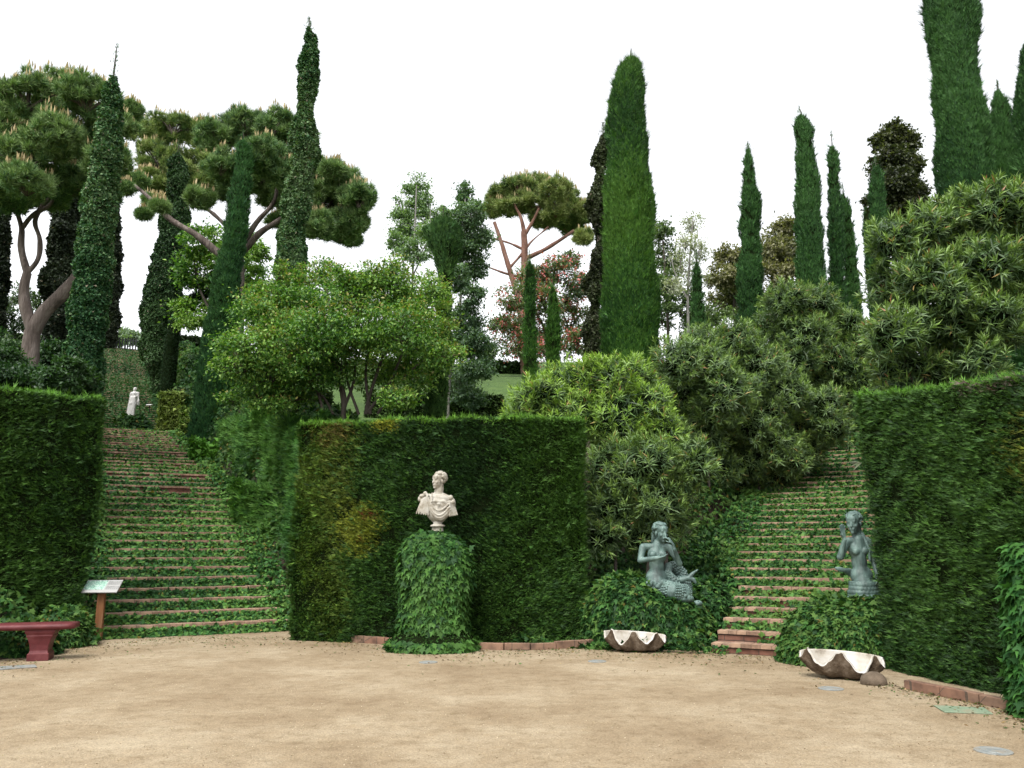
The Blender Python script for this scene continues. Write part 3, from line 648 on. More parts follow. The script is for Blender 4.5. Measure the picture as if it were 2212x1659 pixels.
# ------------------------------------------------------------------ blob based crowns
def blobs_world(bl, Y, depth, dj=.5):
    out = []
    for b_ in bl:
        px, py, rx, ry = b_[:4]; y = Y + (b_[4] if len(b_) > 4 else random.uniform(-1, 1) * depth * dj)
        c_ = at(px, py, y); s_ = y / FPX * 1.0
        out.append((c_, np.array([rx * s_, (b_[5] if len(b_) > 5 else (rx + ry) / 2 * s_ * 1.1), ry * s_])))
    return out
def sph(n): return nrm(rng.normal(size=(n, 3)))
PINE = [(.036, .08, .03), (.062, .12, .04), (.095, .165, .052), (.135, .2, .07)]
def pine(label, bl, Y, depth, limbs, bark='bark_pine', sc=1.0, candle=.5, dens=1.0, cols=PINE, extra=None, name='pine_tree'):
    B = blobs_world(bl, Y, depth); f = FM(); Lsz = .2 * sc
    for c_, r_ in B:
        r_ = r_ * .95
        # sub clumps
        ns = max(6, int(34 * dens)); d = sph(ns); d[:, 2] = d[:, 2] * .95
        subs = c_ + d * r_ * rng.uniform(.55, 1.0, (ns, 1)); sr = r_.mean() * rng.uniform(.17, .32, ns)
        # woody twigs to the clumps
        for s_ in subs[::3]: tube(f, [c_ - [0, 0, r_[2] * .6], (c_ + s_) / 2 - [0, 0, .1], s_], [.05 * sc, .035 * sc, .015 * sc], 5, (.05, .035, .028), 1, 3)
        nt_ = int(36 * dens)
        cc = np.repeat(subs, nt_, 0); rr2 = np.repeat(sr, nt_)[:, None]; dd = sph(len(cc)); dd[:, 2] = dd[:, 2] * .75 + .22
        tp = cc + dd * rr2 * rng.uniform(.55, 1.0, (len(cc), 1))
        k = 9; tn = np.repeat(tp, k, 0); dn = np.repeat(dd, k, 0); n = len(tn)
        Dr = nrm(dn * .55 + np.array([0, 0, .65]) + rv(n, .5))
        f.leaves(tn, Dr, rv(n), Lsz * rng.uniform(.7, 1.2, n), .026 * sc, 'blade', np.repeat(pal(tp, cols, .8, 21, .3, 1.0) * 1.25, k, 0) * rng.uniform(.8, 1.2, (n, 1)))
        # inner clump mass
        if candle:
            up = (dd[:, 2] > .7) & (cc[:, 2] > c_[2] + r_[2] * .1) & (rng.random(len(tp)) < candle); q = tp[up]
            if len(q): f.leaves(q + [0, 0, Lsz * .5], np.array([0, 0, 1.]) + rv(len(q), .08), rv(len(q)), .26 * sc, .055 * sc, 'rhomb', np.tile([.34, .27, .14], (len(q), 1)) * rng.uniform(.7, 1.2, (len(q), 1)))
    base = limbs[0][0][0]; b0 = at(base[0], base[1], Y) if len(base) == 2 else np.array(base)
    zb = tz(b0[0], b0[1])
    t = thing(name, label, 'tree', (b0[0], b0[1], zb), group='pines')
    f.build('crown', [M['needle'], M[bark]], t)
    f2 = FM(); trunkdone = False
    for pts, w0, w1 in limbs:
        W = [at(p[0], p[1], Y + (p[2] if len(p) > 2 else 0)) for p in pts]
        if not trunkdone and W[0][2] > zb: W = [np.array([W[0][0], W[0][1], zb - .3])] + W
        rads = np.linspace(w0, w1, len(W)) * Y / FPX / 2
        tube(f2, W, rads, 12, wob=.03)
        if not trunkdone: f2.build('trunk', [M[bark]], t, True); f2 = FM(); trunkdone = True
        else: f2.build('limb', [M[bark]], t, True); f2 = FM()
    return t
pine('big pine with a thick forked trunk at the left edge',
     [(-20, 245, 85, 60), (60, 215, 80, 50), (130, 200, 75, 45), (190, 215, 70, 50), (245, 265, 55, 45), (20, 320, 80, 50), (110, 300, 80, 55), (190, 320, 75, 50), (60, 400, 70, 42), (150, 400, 70, 40), (-30, 390, 60, 50), (230, 350, 50, 40), (225, 430, 40, 25), (280, 240, 28, 26), (70, 340, 80, 50), (150, 280, 70, 50), (10, 260, 70, 50), (190, 390, 50, 40), (100, 440, 50, 22), (20, 440, 50, 22)],
     27, 6, [([(55, 838), (62, 790), (68, 740), (71, 715)], 40, 34), ([(71, 715), (57, 668), (52, 630), (60, 590)], 26, 20), ([(60, 590), (47, 540), (46, 490), (30, 440), (5, 400)], 17, 9),
      ([(60, 590), (82, 560), (86, 520), (76, 478), (95, 440), (125, 415)], 13, 8), ([(71, 722), (95, 675), (135, 635), (168, 595), (195, 540), (215, 470), (200, 400)], 34, 16), ([(46, 495), (70, 465), (110, 440), (118, 400)], 12, 6), ([(30, 440), (-20, 400), (-40, 380)], 9, 5)], sc=1.15, dens=1.15)
pine('pine with a yellowish green crown between the big pine and the broad dome', [(320, 290, 45, 42), (375, 275, 50, 35), (425, 295, 40, 38), (340, 345, 55, 38), (410, 355, 55, 42), (330, 395, 40, 30), (390, 410, 50, 30), (450, 330, 35, 35), (455, 395, 35, 28)],
     58, 5, [([(345, 830), (347, 640), (368, 480), (382, 400)], 20, 16), ([(372, 470), (340, 430), (320, 390)], 12, 6), ([(376, 450), (415, 425), (445, 400)], 12, 6)], sc=1.8, dens=1.2, candle=.5, cols=[(.045, .085, .026), (.075, .125, .034), (.115, .165, .042), (.16, .2, .06)])
pine('broad domed pine carrying the long bare sloping limb, behind the thin ivy clad cypress', [(470, 300, 55, 42), (530, 272, 60, 42), (590, 275, 50, 42), (640, 310, 50, 45), (560, 340, 60, 45), (480, 360, 45, 35), (620, 380, 55, 42), (690, 380, 50, 40), (740, 400, 45, 40), (775, 430, 42, 38), (700, 440, 55, 42), (760, 480, 45, 32), (680, 490, 45, 32), (600, 430, 45, 35), (560, 400, 40, 35), (720, 370, 30, 22), (640, 455, 40, 28), (735, 512, 35, 16), (290, 395, 30, 18), (330, 440, 26, 14), (500, 420, 45, 28), (540, 300, 60, 40), (430, 430, 35, 22), (600, 350, 60, 45), (760, 520, 24, 12), (265, 410, 20, 14), (310, 465, 16, 8), (345, 450, 18, 12), (600, 480, 24, 12)],
     38, 6, [([(503, 880), (508, 780), (514, 690), (517, 610), (516, 555)], 32, 22), ([(516, 580), (470, 545), (420, 505), (370, 475), (320, 425), (290, 400)], 20, 7), ([(516, 555), (560, 505), (600, 478), (650, 450), (700, 440)], 16, 8), ([(516, 540), (555, 480), (590, 440), (600, 400)], 13, 7), ([(516, 555), (515, 480), (530, 400), (540, 340)], 16, 7), ([(516, 520), (470, 470), (430, 440)], 10, 6)], sc=1.45, dens=1.15, candle=.4)
pine('umbrella pine with an open fan of limbs on a tall reddish trunk', [(1085, 428, 38, 26), (1120, 408, 42, 26), (1160, 402, 42, 24), (1200, 412, 38, 26), (1235, 440, 30, 26), (1100, 450, 35, 24), (1150, 440, 45, 26), (1200, 455, 40, 26), (1250, 480, 30, 28), (1225, 490, 30, 20), (1270, 455, 22, 22), (1175, 480, 35, 14), (1260, 515, 22, 16), (1065, 455, 24, 20)],
     56, 7, [([(1135, 812), (1127, 740), (1128, 660), (1132, 590), (1133, 535), (1132, 500)], 20, 13), ([(1128, 700), (1118, 640), (1100, 580), (1085, 530), (1068, 480)], 15, 7), ([(1132, 560), (1165, 545), (1200, 525), (1240, 498)], 11, 7), ([(1132, 510), (1150, 480), (1165, 450)], 10, 6), ([(1133, 540), (1100, 525), (1065, 515)], 7, 3), ([(1100, 580), (1130, 545), (1150, 520), (1185, 490)], 7, 3), ([(1129, 600), (1090, 590), (1050, 575)], 7, 3), ([(1132, 500), (1125, 470), (1110, 440)], 10, 5)], bark='bark_red', sc=1.9, dens=.95, candle=.3, cols=[(.045, .085, .026), (.075, .125, .034), (.12, .165, .046), (.17, .2, .065)])

def leafy(label, bl, Y, depth, limbs, cols, leaf=.07, n=20000, sub=26, bark='bark_grey', ratio=.55, flat=.6, flowers=None, name='broadleaf_tree', group=None, tip=None, subr=.22, mat='leaf', core=False, cat='tree', spread=1.02):
    B = blobs_world(bl, Y, depth); vol = np.array([b_[1].prod() ** (2 / 3) for b_ in B]); f = FM()
    for (c_, r_), v in zip(B, vol / vol.sum()):
        ns = sub; d = sph(ns) * rng.uniform(.45, spread, (ns, 1)); S = c_ + d * r_
        k = int(n * v); i_ = rng.integers(0, ns, k); sr = r_.mean() * subr * rng.uniform(.6, 1.5, ns)
        P = S[i_] + rv(k) * sr[i_][:, None] * np.array([1, 1, flat])
        Dr = nrm(nrm(P - c_) * .4 + rv(k, .6) + np.array([0, 0, -.1])); N = nrm(np.array([0, 0, .9]) + rv(k, .6) + nrm(P - c_) * .3)
        c1 = pal(P, cols, .9, 51, .3, 1.0)
        if tip is not None:
            up = ((P - c_) / r_ * np.array([.3, .3, 1])).sum(1); kk = rng.random(k) < np.clip(up * .35 + .02, 0, .3); c1[kk] = np.array(tip[0]) * rng.uniform(.7, 1.3, (int(kk.sum()), 1))
        Ls = leaf * rng.uniform(.6, 1.4, k)
        f.leaves(P, Dr, N, Ls, Ls * ratio, 'rhomb', c1)
        if flowers:
            q = rng.integers(0, ns, int(k * flowers[1] / 6)); Pf = S[q] + rv(len(q)) * sr[q][:, None]; Pf = np.repeat(Pf, 6, 0) + rv(len(q) * 6, leaf * .6)
            f.leaves(Pf, rv(len(Pf)), rv(len(Pf)), leaf * .9, leaf * .8, 'rhomb', np.tile(flowers[0], (len(Pf), 1)) * rng.uniform(.6, 1.4, (len(Pf), 1)))
        for s_ in S[::4]: tube(f, [c_ - [0, 0, r_[2] * .7], (c_ + s_) / 2 - [0, 0, .05], s_], [.02 * Y / 22, .014 * Y / 22, .006 * Y / 22], 4, (.05, .035, .028), 1, 3)
    p0 = limbs[0][0][0]; b0 = at(p0[0], p0[1], Y); zb = tz(b0[0], b0[1])
    t = thing(name, label, cat, (b0[0], b0[1], zb), group=group); f.build('crown', [M[mat], M[bark]], t)
    first = True
    for pts, w0, w1 in limbs:
        W = [at(p[0], p[1], Y + (p[2] if len(p) > 2 else 0)) for p in pts]
        if W[0][2] > zb and first: W = [np.array([W[0][0], W[0][1], zb - .3])] + W
        elif len(pts) and pts[0] == p0: W = [np.array([W[0][0], W[0][1], zb - .3])] + W
        f2 = FM(); tube(f2, W, np.linspace(w0, w1, len(W)) * Y / FPX / 2, 8); f2.build('trunk' if first else 'stem', [M[bark]], t, True); first = False
    return t
GR = [(.034, .1, .016), (.062, .155, .024), (.105, .215, .034), (.18, .29, .055)]
leafy('bushy multi stemmed tree with fresh green and reddish tipped leaves behind the centre hedge',
      [(560, 690, 60, 45), (620, 650, 60, 40), (690, 640, 60, 45), (760, 640, 55, 45), (840, 630, 60, 45), (900, 650, 50, 45), (540, 740, 55, 30), (620, 720, 65, 45), (700, 720, 65, 50), (790, 710, 65, 50), (870, 710, 60, 50), (930, 720, 45, 35), (520, 790, 45, 30), (590, 800, 60, 40), (670, 800, 60, 40), (900, 780, 60, 35), (950, 770, 40, 25), (560, 850, 45, 18), (640, 850, 50, 22), (820, 800, 55, 35), (605, 595, 14, 28), (700, 590, 26, 24), (850, 585, 28, 26), (890, 830, 40, 22), (740, 780, 50, 35), (575, 640, 30, 26), (650, 600, 26, 22), (740, 600, 24, 20), (800, 600, 28, 24), (935, 620, 26, 26), (485, 745, 22, 16), (985, 760, 20, 14), (500, 860, 24, 12), (590, 872, 40, 14), (860, 860, 40, 18)],
      20.5, 2.8, [([(742, 892), (740, 840), (700, 740), (660, 660)], 14, 5), ([(742, 892), (730, 800), (720, 700), (705, 620)], 9, 4), ([(790, 895), (800, 850), (830, 760), (870, 640)], 10, 4), ([(742, 892), (765, 820), (770, 720), (770, 640)], 9, 4), ([(790, 895), (840, 830), (870, 760), (905, 680)], 9, 3), ([(700, 895), (680, 830), (640, 760), (580, 700)], 7, 3), ([(800, 895), (790, 800), (810, 700), (830, 620)], 8, 3), ([(720, 895), (690, 850), (600, 800), (540, 760)], 6, 3), ([(815, 895), (850, 840), (900, 790), (940, 760)], 6, 3), ([(775, 895), (750, 820), (745, 740), (730, 650)], 7, 3)],
      GR, leaf=.08, n=95000, sub=60, tip=((.2, .19, .05),), name='multistem_tree', subr=.27, spread=1.4, flat=.42)
leafy('bright green broadleaf tree in the gap behind the arch', [(440, 520, 50, 35), (500, 560, 45, 40), (430, 590, 50, 45), (540, 600, 40, 40), (480, 640, 55, 45), (420, 680, 45, 40), (560, 545, 25, 22), (520, 520, 40, 22), (545, 660, 40, 35)],
      46, 6, [([(470, 800), (468, 700), (470, 600)], 12, 7), ([(468, 700), (430, 620), (420, 560)], 7, 3), ([(470, 660), (520, 600), (540, 550)], 7, 3)], GR, leaf=.2, n=22000, sub=26)
PL = [(.09, .15, .07), (.13, .21, .095), (.19, .28, .13)]
leafy('airy pale green tree against the sky, left of the bushy headed cypress', [(900, 420, 28, 40), (870, 450, 28, 30), (925, 455, 30, 32), (885, 490, 40, 30), (930, 500, 32, 30), (860, 525, 30, 24), (905, 545, 45, 25)], 44, 4, [([(893, 780), (890, 640), (895, 520), (900, 400)], 8, 3), ([(890, 620), (862, 540), (852, 500)], 4, 2), ([(890, 600), (925, 520), (930, 450)], 4, 2)], PL, leaf=.15, n=13000, sub=26, bark='bark_pale', subr=.2)
leafy('tall grey green tree with a thin pale trunk right of the bushy headed cypress', [(1005, 420, 16, 30), (1020, 460, 32, 30), (985, 470, 30, 30), (1030, 510, 40, 32), (990, 530, 38, 32), (1020, 570, 35, 30), (985, 600, 35, 30), (1020, 640, 28, 26), (1005, 690, 42, 30), (1025, 740, 40, 32), (985, 750, 38, 32), (1030, 800, 36, 28), (990, 820, 40, 34), (1010, 860, 38, 26)],
      26, 3, [([(966, 905), (972, 800), (990, 700), (1000, 560), (1005, 430)], 12, 3), ([(990, 700), (1020, 620), (1025, 560)], 5, 2)], [(.05, .1, .05), (.085, .15, .075), (.13, .2, .11)], leaf=.09, n=42000, sub=36, bark='bark_pale', subr=.2)
leafy('loose tree dotted with red flowers behind the thin cypresses', [(1110, 640, 35, 35), (1150, 600, 40, 35), (1200, 590, 40, 35), (1245, 620, 35, 35), (1180, 650, 45, 40), (1230, 690, 45, 40), (1110, 700, 45, 30), (1160, 710, 45, 35), (1230, 560, 30, 22), (1250, 740, 30, 35), (1190, 750, 50, 30), (1110, 745, 50, 25), (1080, 700, 25, 20)],
      52, 5, [([(1185, 800), (1185, 700), (1190, 610)], 10, 6), ([(1185, 720), (1140, 650), (1120, 620)], 6, 3), ([(1185, 700), (1230, 640), (1240, 600)], 6, 3)], [(.045, .08, .035), (.075, .12, .05), (.12, .17, .07)], leaf=.16, n=26000, sub=26, flowers=((.42, .12, .12), .2))
leafy('pale half bare tree standing against the sky right of the big green cypress', [(1495, 480, 22, 28), (1480, 520, 26, 28), (1505, 540, 24, 28), (1470, 570, 30, 28), (1500, 600, 28, 28), (1455, 620, 26, 24)], 44, 3, [([(1488, 760), (1486, 640), (1490, 560), (1497, 470)], 9, 2), ([(1487, 650), (1462, 600), (1450, 560)], 5, 2), ([(1488, 620), (1512, 560), (1515, 520)], 4, 2), ([(1488, 640), (1520, 620), (1530, 600)], 3, 1)], [(.2, .22, .15), (.3, .32, .24)], leaf=.12, n=4200, sub=24, bark='bark_pale', subr=.22)
OL = [(.07, .08, .035), (.115, .12, .055), (.165, .16, .08)]
leafy('olive brown round tree left of the slim pointed cypress', [(1575, 560, 35, 30), (1560, 600, 40, 35), (1600, 610, 40, 38), (1580, 650, 48, 35), (1620, 570, 30, 25)], 50, 4, [([(1590, 760), (1588, 680), (1585, 600)], 12, 7)], OL, leaf=.2, n=14000, sub=26)
leafy('olive brown round tree between the slim pointed cypress and the thick one', [(1690, 500, 38, 32), (1665, 540, 38, 35), (1705, 550, 38, 36), (1680, 600, 48, 40), (1665, 650, 40, 30)], 48, 4, [([(1690, 740), (1688, 640), (1690, 560)], 12, 7)], OL, leaf=.2, n=14000, sub=26)
leafy('green tree showing behind the right side of the big green cypress', [(1430, 500, 26, 30), (1440, 560, 30, 35), (1435, 620, 35, 35), (1470, 660, 45, 35), (1540, 680, 45, 22), (1430, 680, 35, 30), (1510, 700, 50, 25)], 46, 3, [([(1445, 780), (1440, 640), (1432, 520)], 9, 4)], [(.045, .08, .03), (.07, .12, .04), (.11, .16, .06)], leaf=.17, n=13000, sub=24)
leafy('dark dense tree with a rounded top near the huge cypress', [(1932, 285, 30, 26), (1908, 305, 26, 26), (1958, 305, 28, 26), (1930, 345, 44, 34), (1964, 360, 34, 32), (1902, 365, 30, 32), (1935, 400, 52, 36), (1972, 425, 34, 32), (1900, 430, 34, 34), (1935, 460, 55, 35), (1980, 460, 30, 28)], 40, 2.0, [([(1935, 620), (1934, 480), (1932, 330)], 14, 6)], [(.02, .028, .014), (.036, .046, .02), (.065, .075, .03)], leaf=.17, n=36000, sub=60, subr=.15, flat=.45, name='conifer_tree')
leafy('distant hazy tree seen over the black gate', [(262, 728, 22, 16), (290, 730, 22, 14), (240, 735, 22, 14), (310, 740, 20, 10)], 95, 4, [([(270, 760), (270, 735)], 4, 2)], [(.1, .15, .09), (.14, .2, .12)], leaf=.4, n=5000, sub=20)
leafy('thin leaved dark shrub tree behind the forked pine trunk', [(20, 640, 40, 35), (95, 655, 28, 25), (30, 700, 45, 35), (95, 700, 30, 25), (-20, 660, 40, 40)], 40, 3, [([(45, 800), (32, 720), (20, 650)], 5, 2), ([(32, 720), (70, 690), (95, 660)], 3, 1)], [(.02, .04, .02), (.045, .08, .035), (.09, .14, .06)], leaf=.14, n=8000, sub=26)
leafy('low dark green shrubs on the slope behind the left hedge', [(20, 780, 50, 40), (-20, 750, 40, 40), (110, 800, 45, 30), (60, 790, 45, 36), (170, 800, 40, 25), (120, 760, 30, 26)], 33, 3, [([(60, 860), (60, 800)], 4, 2)], [(.012, .04, .012), (.022, .06, .018), (.045, .09, .03)], leaf=.13, n=26000, sub=40, name='shrub', cat='shrub')
leafy('green shrubs on the far crest behind the lawn', [(640, 740, 60, 40), (720, 735, 60, 40), (800, 735, 60, 40), (880, 740, 60, 38), (960, 745, 50, 35), (1040, 760, 40, 26), (590, 720, 35, 35)], 62, 4, [([(800, 800), (800, 750)], 8, 4)], [(.03, .06, .02), (.05, .09, .03), (.08, .13, .045)], leaf=.24, n=22000, sub=40, name='shrub', cat='shrub')

leafy('dark evergreen shrub thicket at the foot of the forked pine', [(-10, 815, 60, 30), (60, 820, 60, 26), (130, 822, 50, 24), (180, 815, 30, 22), (0, 775, 50, 26), (150, 790, 30, 22)], 19, 1.5, [([(90, 860), (90, 820)], 4, 2)], [(.008, .028, .01), (.016, .045, .014), (.03, .07, .02)], leaf=.085, n=36000, sub=44, name='shrub', cat='shrub')
# ------------------------------------------------------------------ oleanders
OLE = [(.03, .062, .027), (.052, .092, .042), (.085, .13, .064)]
def oleander(label, bl, Y, depth, stems, dens=1.0, leaf=.19, base=None, tint=(1.2, 1.22, 1.15)):
    bl = list(bl); bl += [((a_[0] + b_[0]) / 2 + random.uniform(-8, 8), (a_[1] + b_[1]) / 2 + random.uniform(-8, 8), (a_[2] + b_[2]) * .42, (a_[3] + b_[3]) * .42) for a_, b_ in zip(bl[:-1], bl[1:])]
    B = blobs_world(bl, Y, depth, .6); f = FM()
    for c_, r_ in B:
        r_ = r_ * .94; A = 4 * np.pi * (r_.prod()) ** (2 / 3); ns = int(A * 30 * dens); d = sph(ns); P = c_ + d * r_ * (1 + .2 * wav(d, 4, int(abs(c_[0] * 10)) + 3)[:, None]) * rng.uniform(.75, 1.12, (ns, 1))
        ax = nrm(d * .7 + np.array([0, -.05, .75]) + rv(ns, .3)); k = 15
        a_ = nrm(np.cross(ax, rv(ns))); b_ = np.cross(ax, a_)
        base_c = pal(P, OLE, 1.0, 61, .25, 1.0) * np.array(tint)
        for q in range(k):
            h = q / k; th = q * 2.4 + rng.uniform(0, .5, ns); sp_ = .95 - .7 * h
            Dr = nrm(ax * (.25 + .9 * h) + (a_ * np.cos(th)[:, None] + b_ * np.sin(th)[:, None]) * sp_ + np.array([0, 0, -.12]) + rv(ns, .1))
            st = P + ax * (h * .14 - .08)
            cc = base_c * (1 - h) + np.array([.13, .2, .045]) * np.array(tint) * h; cc = cc * rng.uniform(.8, 1.25, (ns, 1))
            dead = rng.random(ns) < .012; cc[dead] = (.3, .22, .08); rt = (rng.random(ns) < .05) & (h > .8); cc[rt] = (.25, .12, .06)
            L_ = leaf * rng.uniform(.7, 1.25, ns) * (1 - .25 * h)
            f.leaves(st, Dr, ax + rv(ns, .2), L_, (.019 * leaf / .14), 'lance', cc)
        # older leaves filling the inside
        ni = ns * 7; di = sph(ni); Pi = c_ + di * r_ * rng.uniform(.35, .9, (ni, 1))
        f.leaves(Pi, nrm(di * .5 + rv(ni, .7) + [0, 0, -.1]), nrm(di + rv(ni, .5)), leaf * rng.uniform(.7, 1.2, ni), .022 * leaf / .14, 'lance', pal(Pi, [(.02, .045, .014), (.04, .08, .025), (.065, .11, .035)], 1, 3))
        cb = bpy.data.meshes.new('x'); bm = bmesh.new(); bmesh.ops.create_icosphere(bm, subdivisions=2, radius=1); Vc = np.array([v.co[:] for v in bm.verts]); Fc = np.array([[v.index for v in fa.verts] for fa in bm.faces]); bm.free(); bpy.data.meshes.remove(cb)
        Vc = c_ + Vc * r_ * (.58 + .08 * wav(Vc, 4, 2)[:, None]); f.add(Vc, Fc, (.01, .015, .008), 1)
    p0 = at(*stems[0][0], Y); zb = tz(p0[0], p0[1])
    t = thing('oleander_shrub', label, 'shrub', (p0[0], p0[1], zb), group='oleanders along the right staircase')
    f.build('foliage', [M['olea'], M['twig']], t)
    for pts in stems:
        W = [at(p[0], p[1], Y) for p in pts]; g0 = W[0].copy(); g0[2] = tz(W[0][0], Y) - .2; W = [g0] + W
        f2 = FM(); tube(f2, W, np.linspace(.05, .02, len(W)), 7); f2.build('stem', [M['bark_grey']], t, True)
    return t
oleander('yellow green oleander spilling over the right end of the centre hedge', [(1160, 860, 55, 50), (1215, 830, 50, 50), (1290, 830, 60, 60), (1370, 820, 50, 50), (1130, 900, 45, 35), (1330, 900, 80, 70), (1240, 900, 70, 55), (1400, 880, 50, 60), (1430, 930, 50, 60), (1350, 965, 75, 55)], 17.5, 1.0, [[(1330, 1080), (1300, 900)], [(1345, 1080), (1360, 900)]], tint=(1.7, 1.75, 1.0))
oleander('dark lower oleander leaning over the left mermaid', [(1320, 1010, 65, 60), (1400, 1000, 70, 65), (1330, 1100, 70, 60), (1420, 1090, 60, 55), (1300, 1160, 50, 45), (1460, 1040, 50, 55), (1500, 1000, 45, 55), (1380, 1160, 50, 35), (1450, 1120, 45, 45)], 15.8, .7, [[(1330, 1240), (1330, 1100)], [(1400, 1230), (1420, 1120), (1390, 1030)], [(1440, 1200), (1470, 1080)]], dens=.9)
oleander('tall oleander behind the yellow green one, right of the big cypress', [(1465, 780, 55, 60), (1520, 760, 55, 60), (1590, 740, 55, 55), (1480, 860, 70, 60), (1560, 850, 70, 65), (1510, 940, 70, 60), (1640, 790, 55, 60), (1460, 960, 50, 50)], 19.5, 1.3, [[(1500, 1010), (1495, 900)], [(1530, 1000), (1540, 880)]])
oleander('oleander mass in the middle of the bank above the right staircase', [(1590, 950, 60, 55), (1650, 900, 60, 60), (1700, 850, 50, 60), (1620, 1000, 55, 45), (1730, 920, 50, 50), (1660, 970, 50, 40), (1555, 1020, 50, 45), (1780, 880, 50, 50), (1600, 1045, 55, 40), (1670, 1025, 55, 40), (1745, 975, 45, 40), (1800, 930, 40, 35)], 20.5, 1.2, [[(1640, 1050), (1640, 980)], [(1690, 1030), (1690, 950)]], dens=.9)
oleander('rounded oleander in front of the cypress pair', [(1700, 650, 60, 45), (1760, 660, 55, 50), (1680, 710, 60, 55), (1740, 730, 60, 55), (1790, 720, 50, 50), (1700, 780, 55, 50), (1770, 800, 60, 50), (1830, 760, 40, 50), (1830, 830, 35, 45), (1820, 690, 30, 30), (1858, 720, 30, 40), (1862, 790, 32, 50), (1850, 860, 40, 50)], 24, 1.5, [[(1740, 900), (1740, 760)], [(1780, 900), (1790, 780)]], dens=.8, leaf=.2)
oleander('biggest oleander, towering over the right hedge', [(1930, 520, 60, 60), (2000, 500, 60, 60), (2080, 470, 60, 65), (2150, 450, 60, 60), (2210, 450, 50, 60), (1920, 620, 55, 60), (2000, 600, 70, 65), (2090, 580, 75, 70), (2180, 570, 70, 70), (1920, 720, 55, 60), (2000, 710, 70, 65), (2100, 690, 75, 65), (2190, 690, 60, 65), (1930, 800, 55, 45), (2020, 800, 70, 50), (2110, 780, 60, 45), (1960, 860, 60, 40), (2240, 560, 60, 70)], 12.6, .9, [[(2000, 950), (2000, 800), (1990, 650)], [(2080, 950), (2100, 780), (2120, 600)], [(2030, 950), (1960, 800), (1930, 650)]], dens=1.1, leaf=.18)

# ------------------------------------------------------------------ ivy covered mounds and pedestal
def blob_core(fn, nu=40, nv=22):
    u = np.linspace(0, 2 * np.pi, nu, endpoint=False); v = np.linspace(0, 1, nv)
    V = np.array([fn(a_, b_) for b_ in v for a_ in u]); i = np.arange(nv - 1)[:, None] * nu; j = np.arange(nu)[None]; j2 = (j + 1) % nu
    return V, np.stack([i + j, i + j2, i + nu + j2, i + nu + j], -1).reshape(-1, 4)
def ivy_thing(name, label, cat, V, F, n, L0, cols=None, hang=.6, seed=3, rough=.06, lift=.04, loc=None):
    V = V + (nrm(V - V.mean(0)) * (wav(V, 3.5, seed) * rough)[:, None])
    f = FM(); f.add(V, F, (.01, .02, .008), 1); P, N = sample(V, F, n)
    s_ = np.sign((N * (P - V.mean(0))).sum(1))[:, None]; N = N * s_
    P = P + N * (rng.random(n) ** 2 * lift + .005)[:, None]
    Dr = nrm(N * .45 + np.array([0, 0, -hang]) + rv(n, .35)); NN = nrm(N * .8 + np.array([0, 0, .35]) + rv(n, .22))
    L = L0 * rng.uniform(.6, 1.35, n); c = ivy_cols(P, seed) * .72 if cols is None else pal(P, cols, 1.5, seed, .3, 1.0)
    f.leaves(P, Dr, NN, L, L * .95, 'ivy', c)
    c0 = V.mean(0); t = thing(name, label, cat, (c0[0], c0[1], 0) if loc is None else loc)
    return t, f
def mound(label, prof, Y, dY, n, L0, seed, z0=0.0, rough=.08):
    """prof: [(py, x0, x1)] silhouette from bottom to top"""
    pr = []
    for py, x0, x1 in prof:
        c_ = at((x0 + x1) / 2, py, Y); e_ = at(x1, py, Y); pr.append((c_[0], max(z0, c_[2]), e_[0] - c_[0]))
    pr = np.array(pr); pr[0, 1] = z0 - .02
    wmax = pr[:, 2].max()
    def fn(a_, v):
        t = v * (len(pr) - 1); i_ = min(int(t), len(pr) - 2); g_ = t - i_; c_ = pr[i_] * (1 - g_) + pr[i_ + 1] * g_
        return (c_[0] + math.cos(a_) * c_[2], Y + math.sin(a_) * (c_[2] / wmax) ** .45 * dY, c_[1])
    V, F = blob_core(fn)
    t, f = ivy_thing('ivy_mound', label, 'ivy', V, F, n, L0, seed=seed, rough=rough); f.build('foliage', [M['gloss'], M['twig']], t); return t
mound('ivy covered mound carrying the left mermaid above the first clam shell', [(1408, 1275, 1538), (1380, 1268, 1542), (1330, 1266, 1535), (1300, 1268, 1525), (1286, 1276, 1500), (1268, 1288, 1450), (1252, 1300, 1400), (1243, 1330, 1352)], 14.4, .78, 11000, .1, 5)
mound('low ivy clump beside the steps at the right of the left mermaid', [(1345, 1470, 1560), (1310, 1470, 1568), (1275, 1480, 1560), (1255, 1500, 1540), (1250, 1515, 1520)], 14.6, .5, 3500, .09, 6)
mound('ivy covered mound carrying the right mermaid above the second clam shell', [(1440, 1700, 1935), (1400, 1698, 1938), (1350, 1712, 1938), (1318, 1740, 1935), (1296, 1775, 1925), (1290, 1810, 1900), (1289, 1850, 1860)], 12.2, .7, 11000, .09, 7)
mound('ivy clump at the foot of the left hedge between the bench and the sign', [(1412, 96, 192), (1395, 92, 192), (1370, 96, 190), (1345, 102, 182), (1325, 115, 170), (1315, 130, 150)], 14.1, .45, 3600, .09, 14)
mound('ivy clump in the dark behind the seat of the red bench', [(1425, -80, 110), (1400, -80, 112), (1370, -80, 108), (1350, -60, 90), (1342, 0, 60)], 13.0, .5, 4200, .1, 15)
# statue mound on the stairs
sy = 44.0; smz = at(283, 905, sy)
mound('round ivy clump under the white standing statue on the stairs', [(940, 240, 330), (925, 245, 326), (912, 250, 318), (903, 262, 305), (900, 280, 286)], sy, .9, 2600, .2, 8, z0=smz[2] - 1.6)
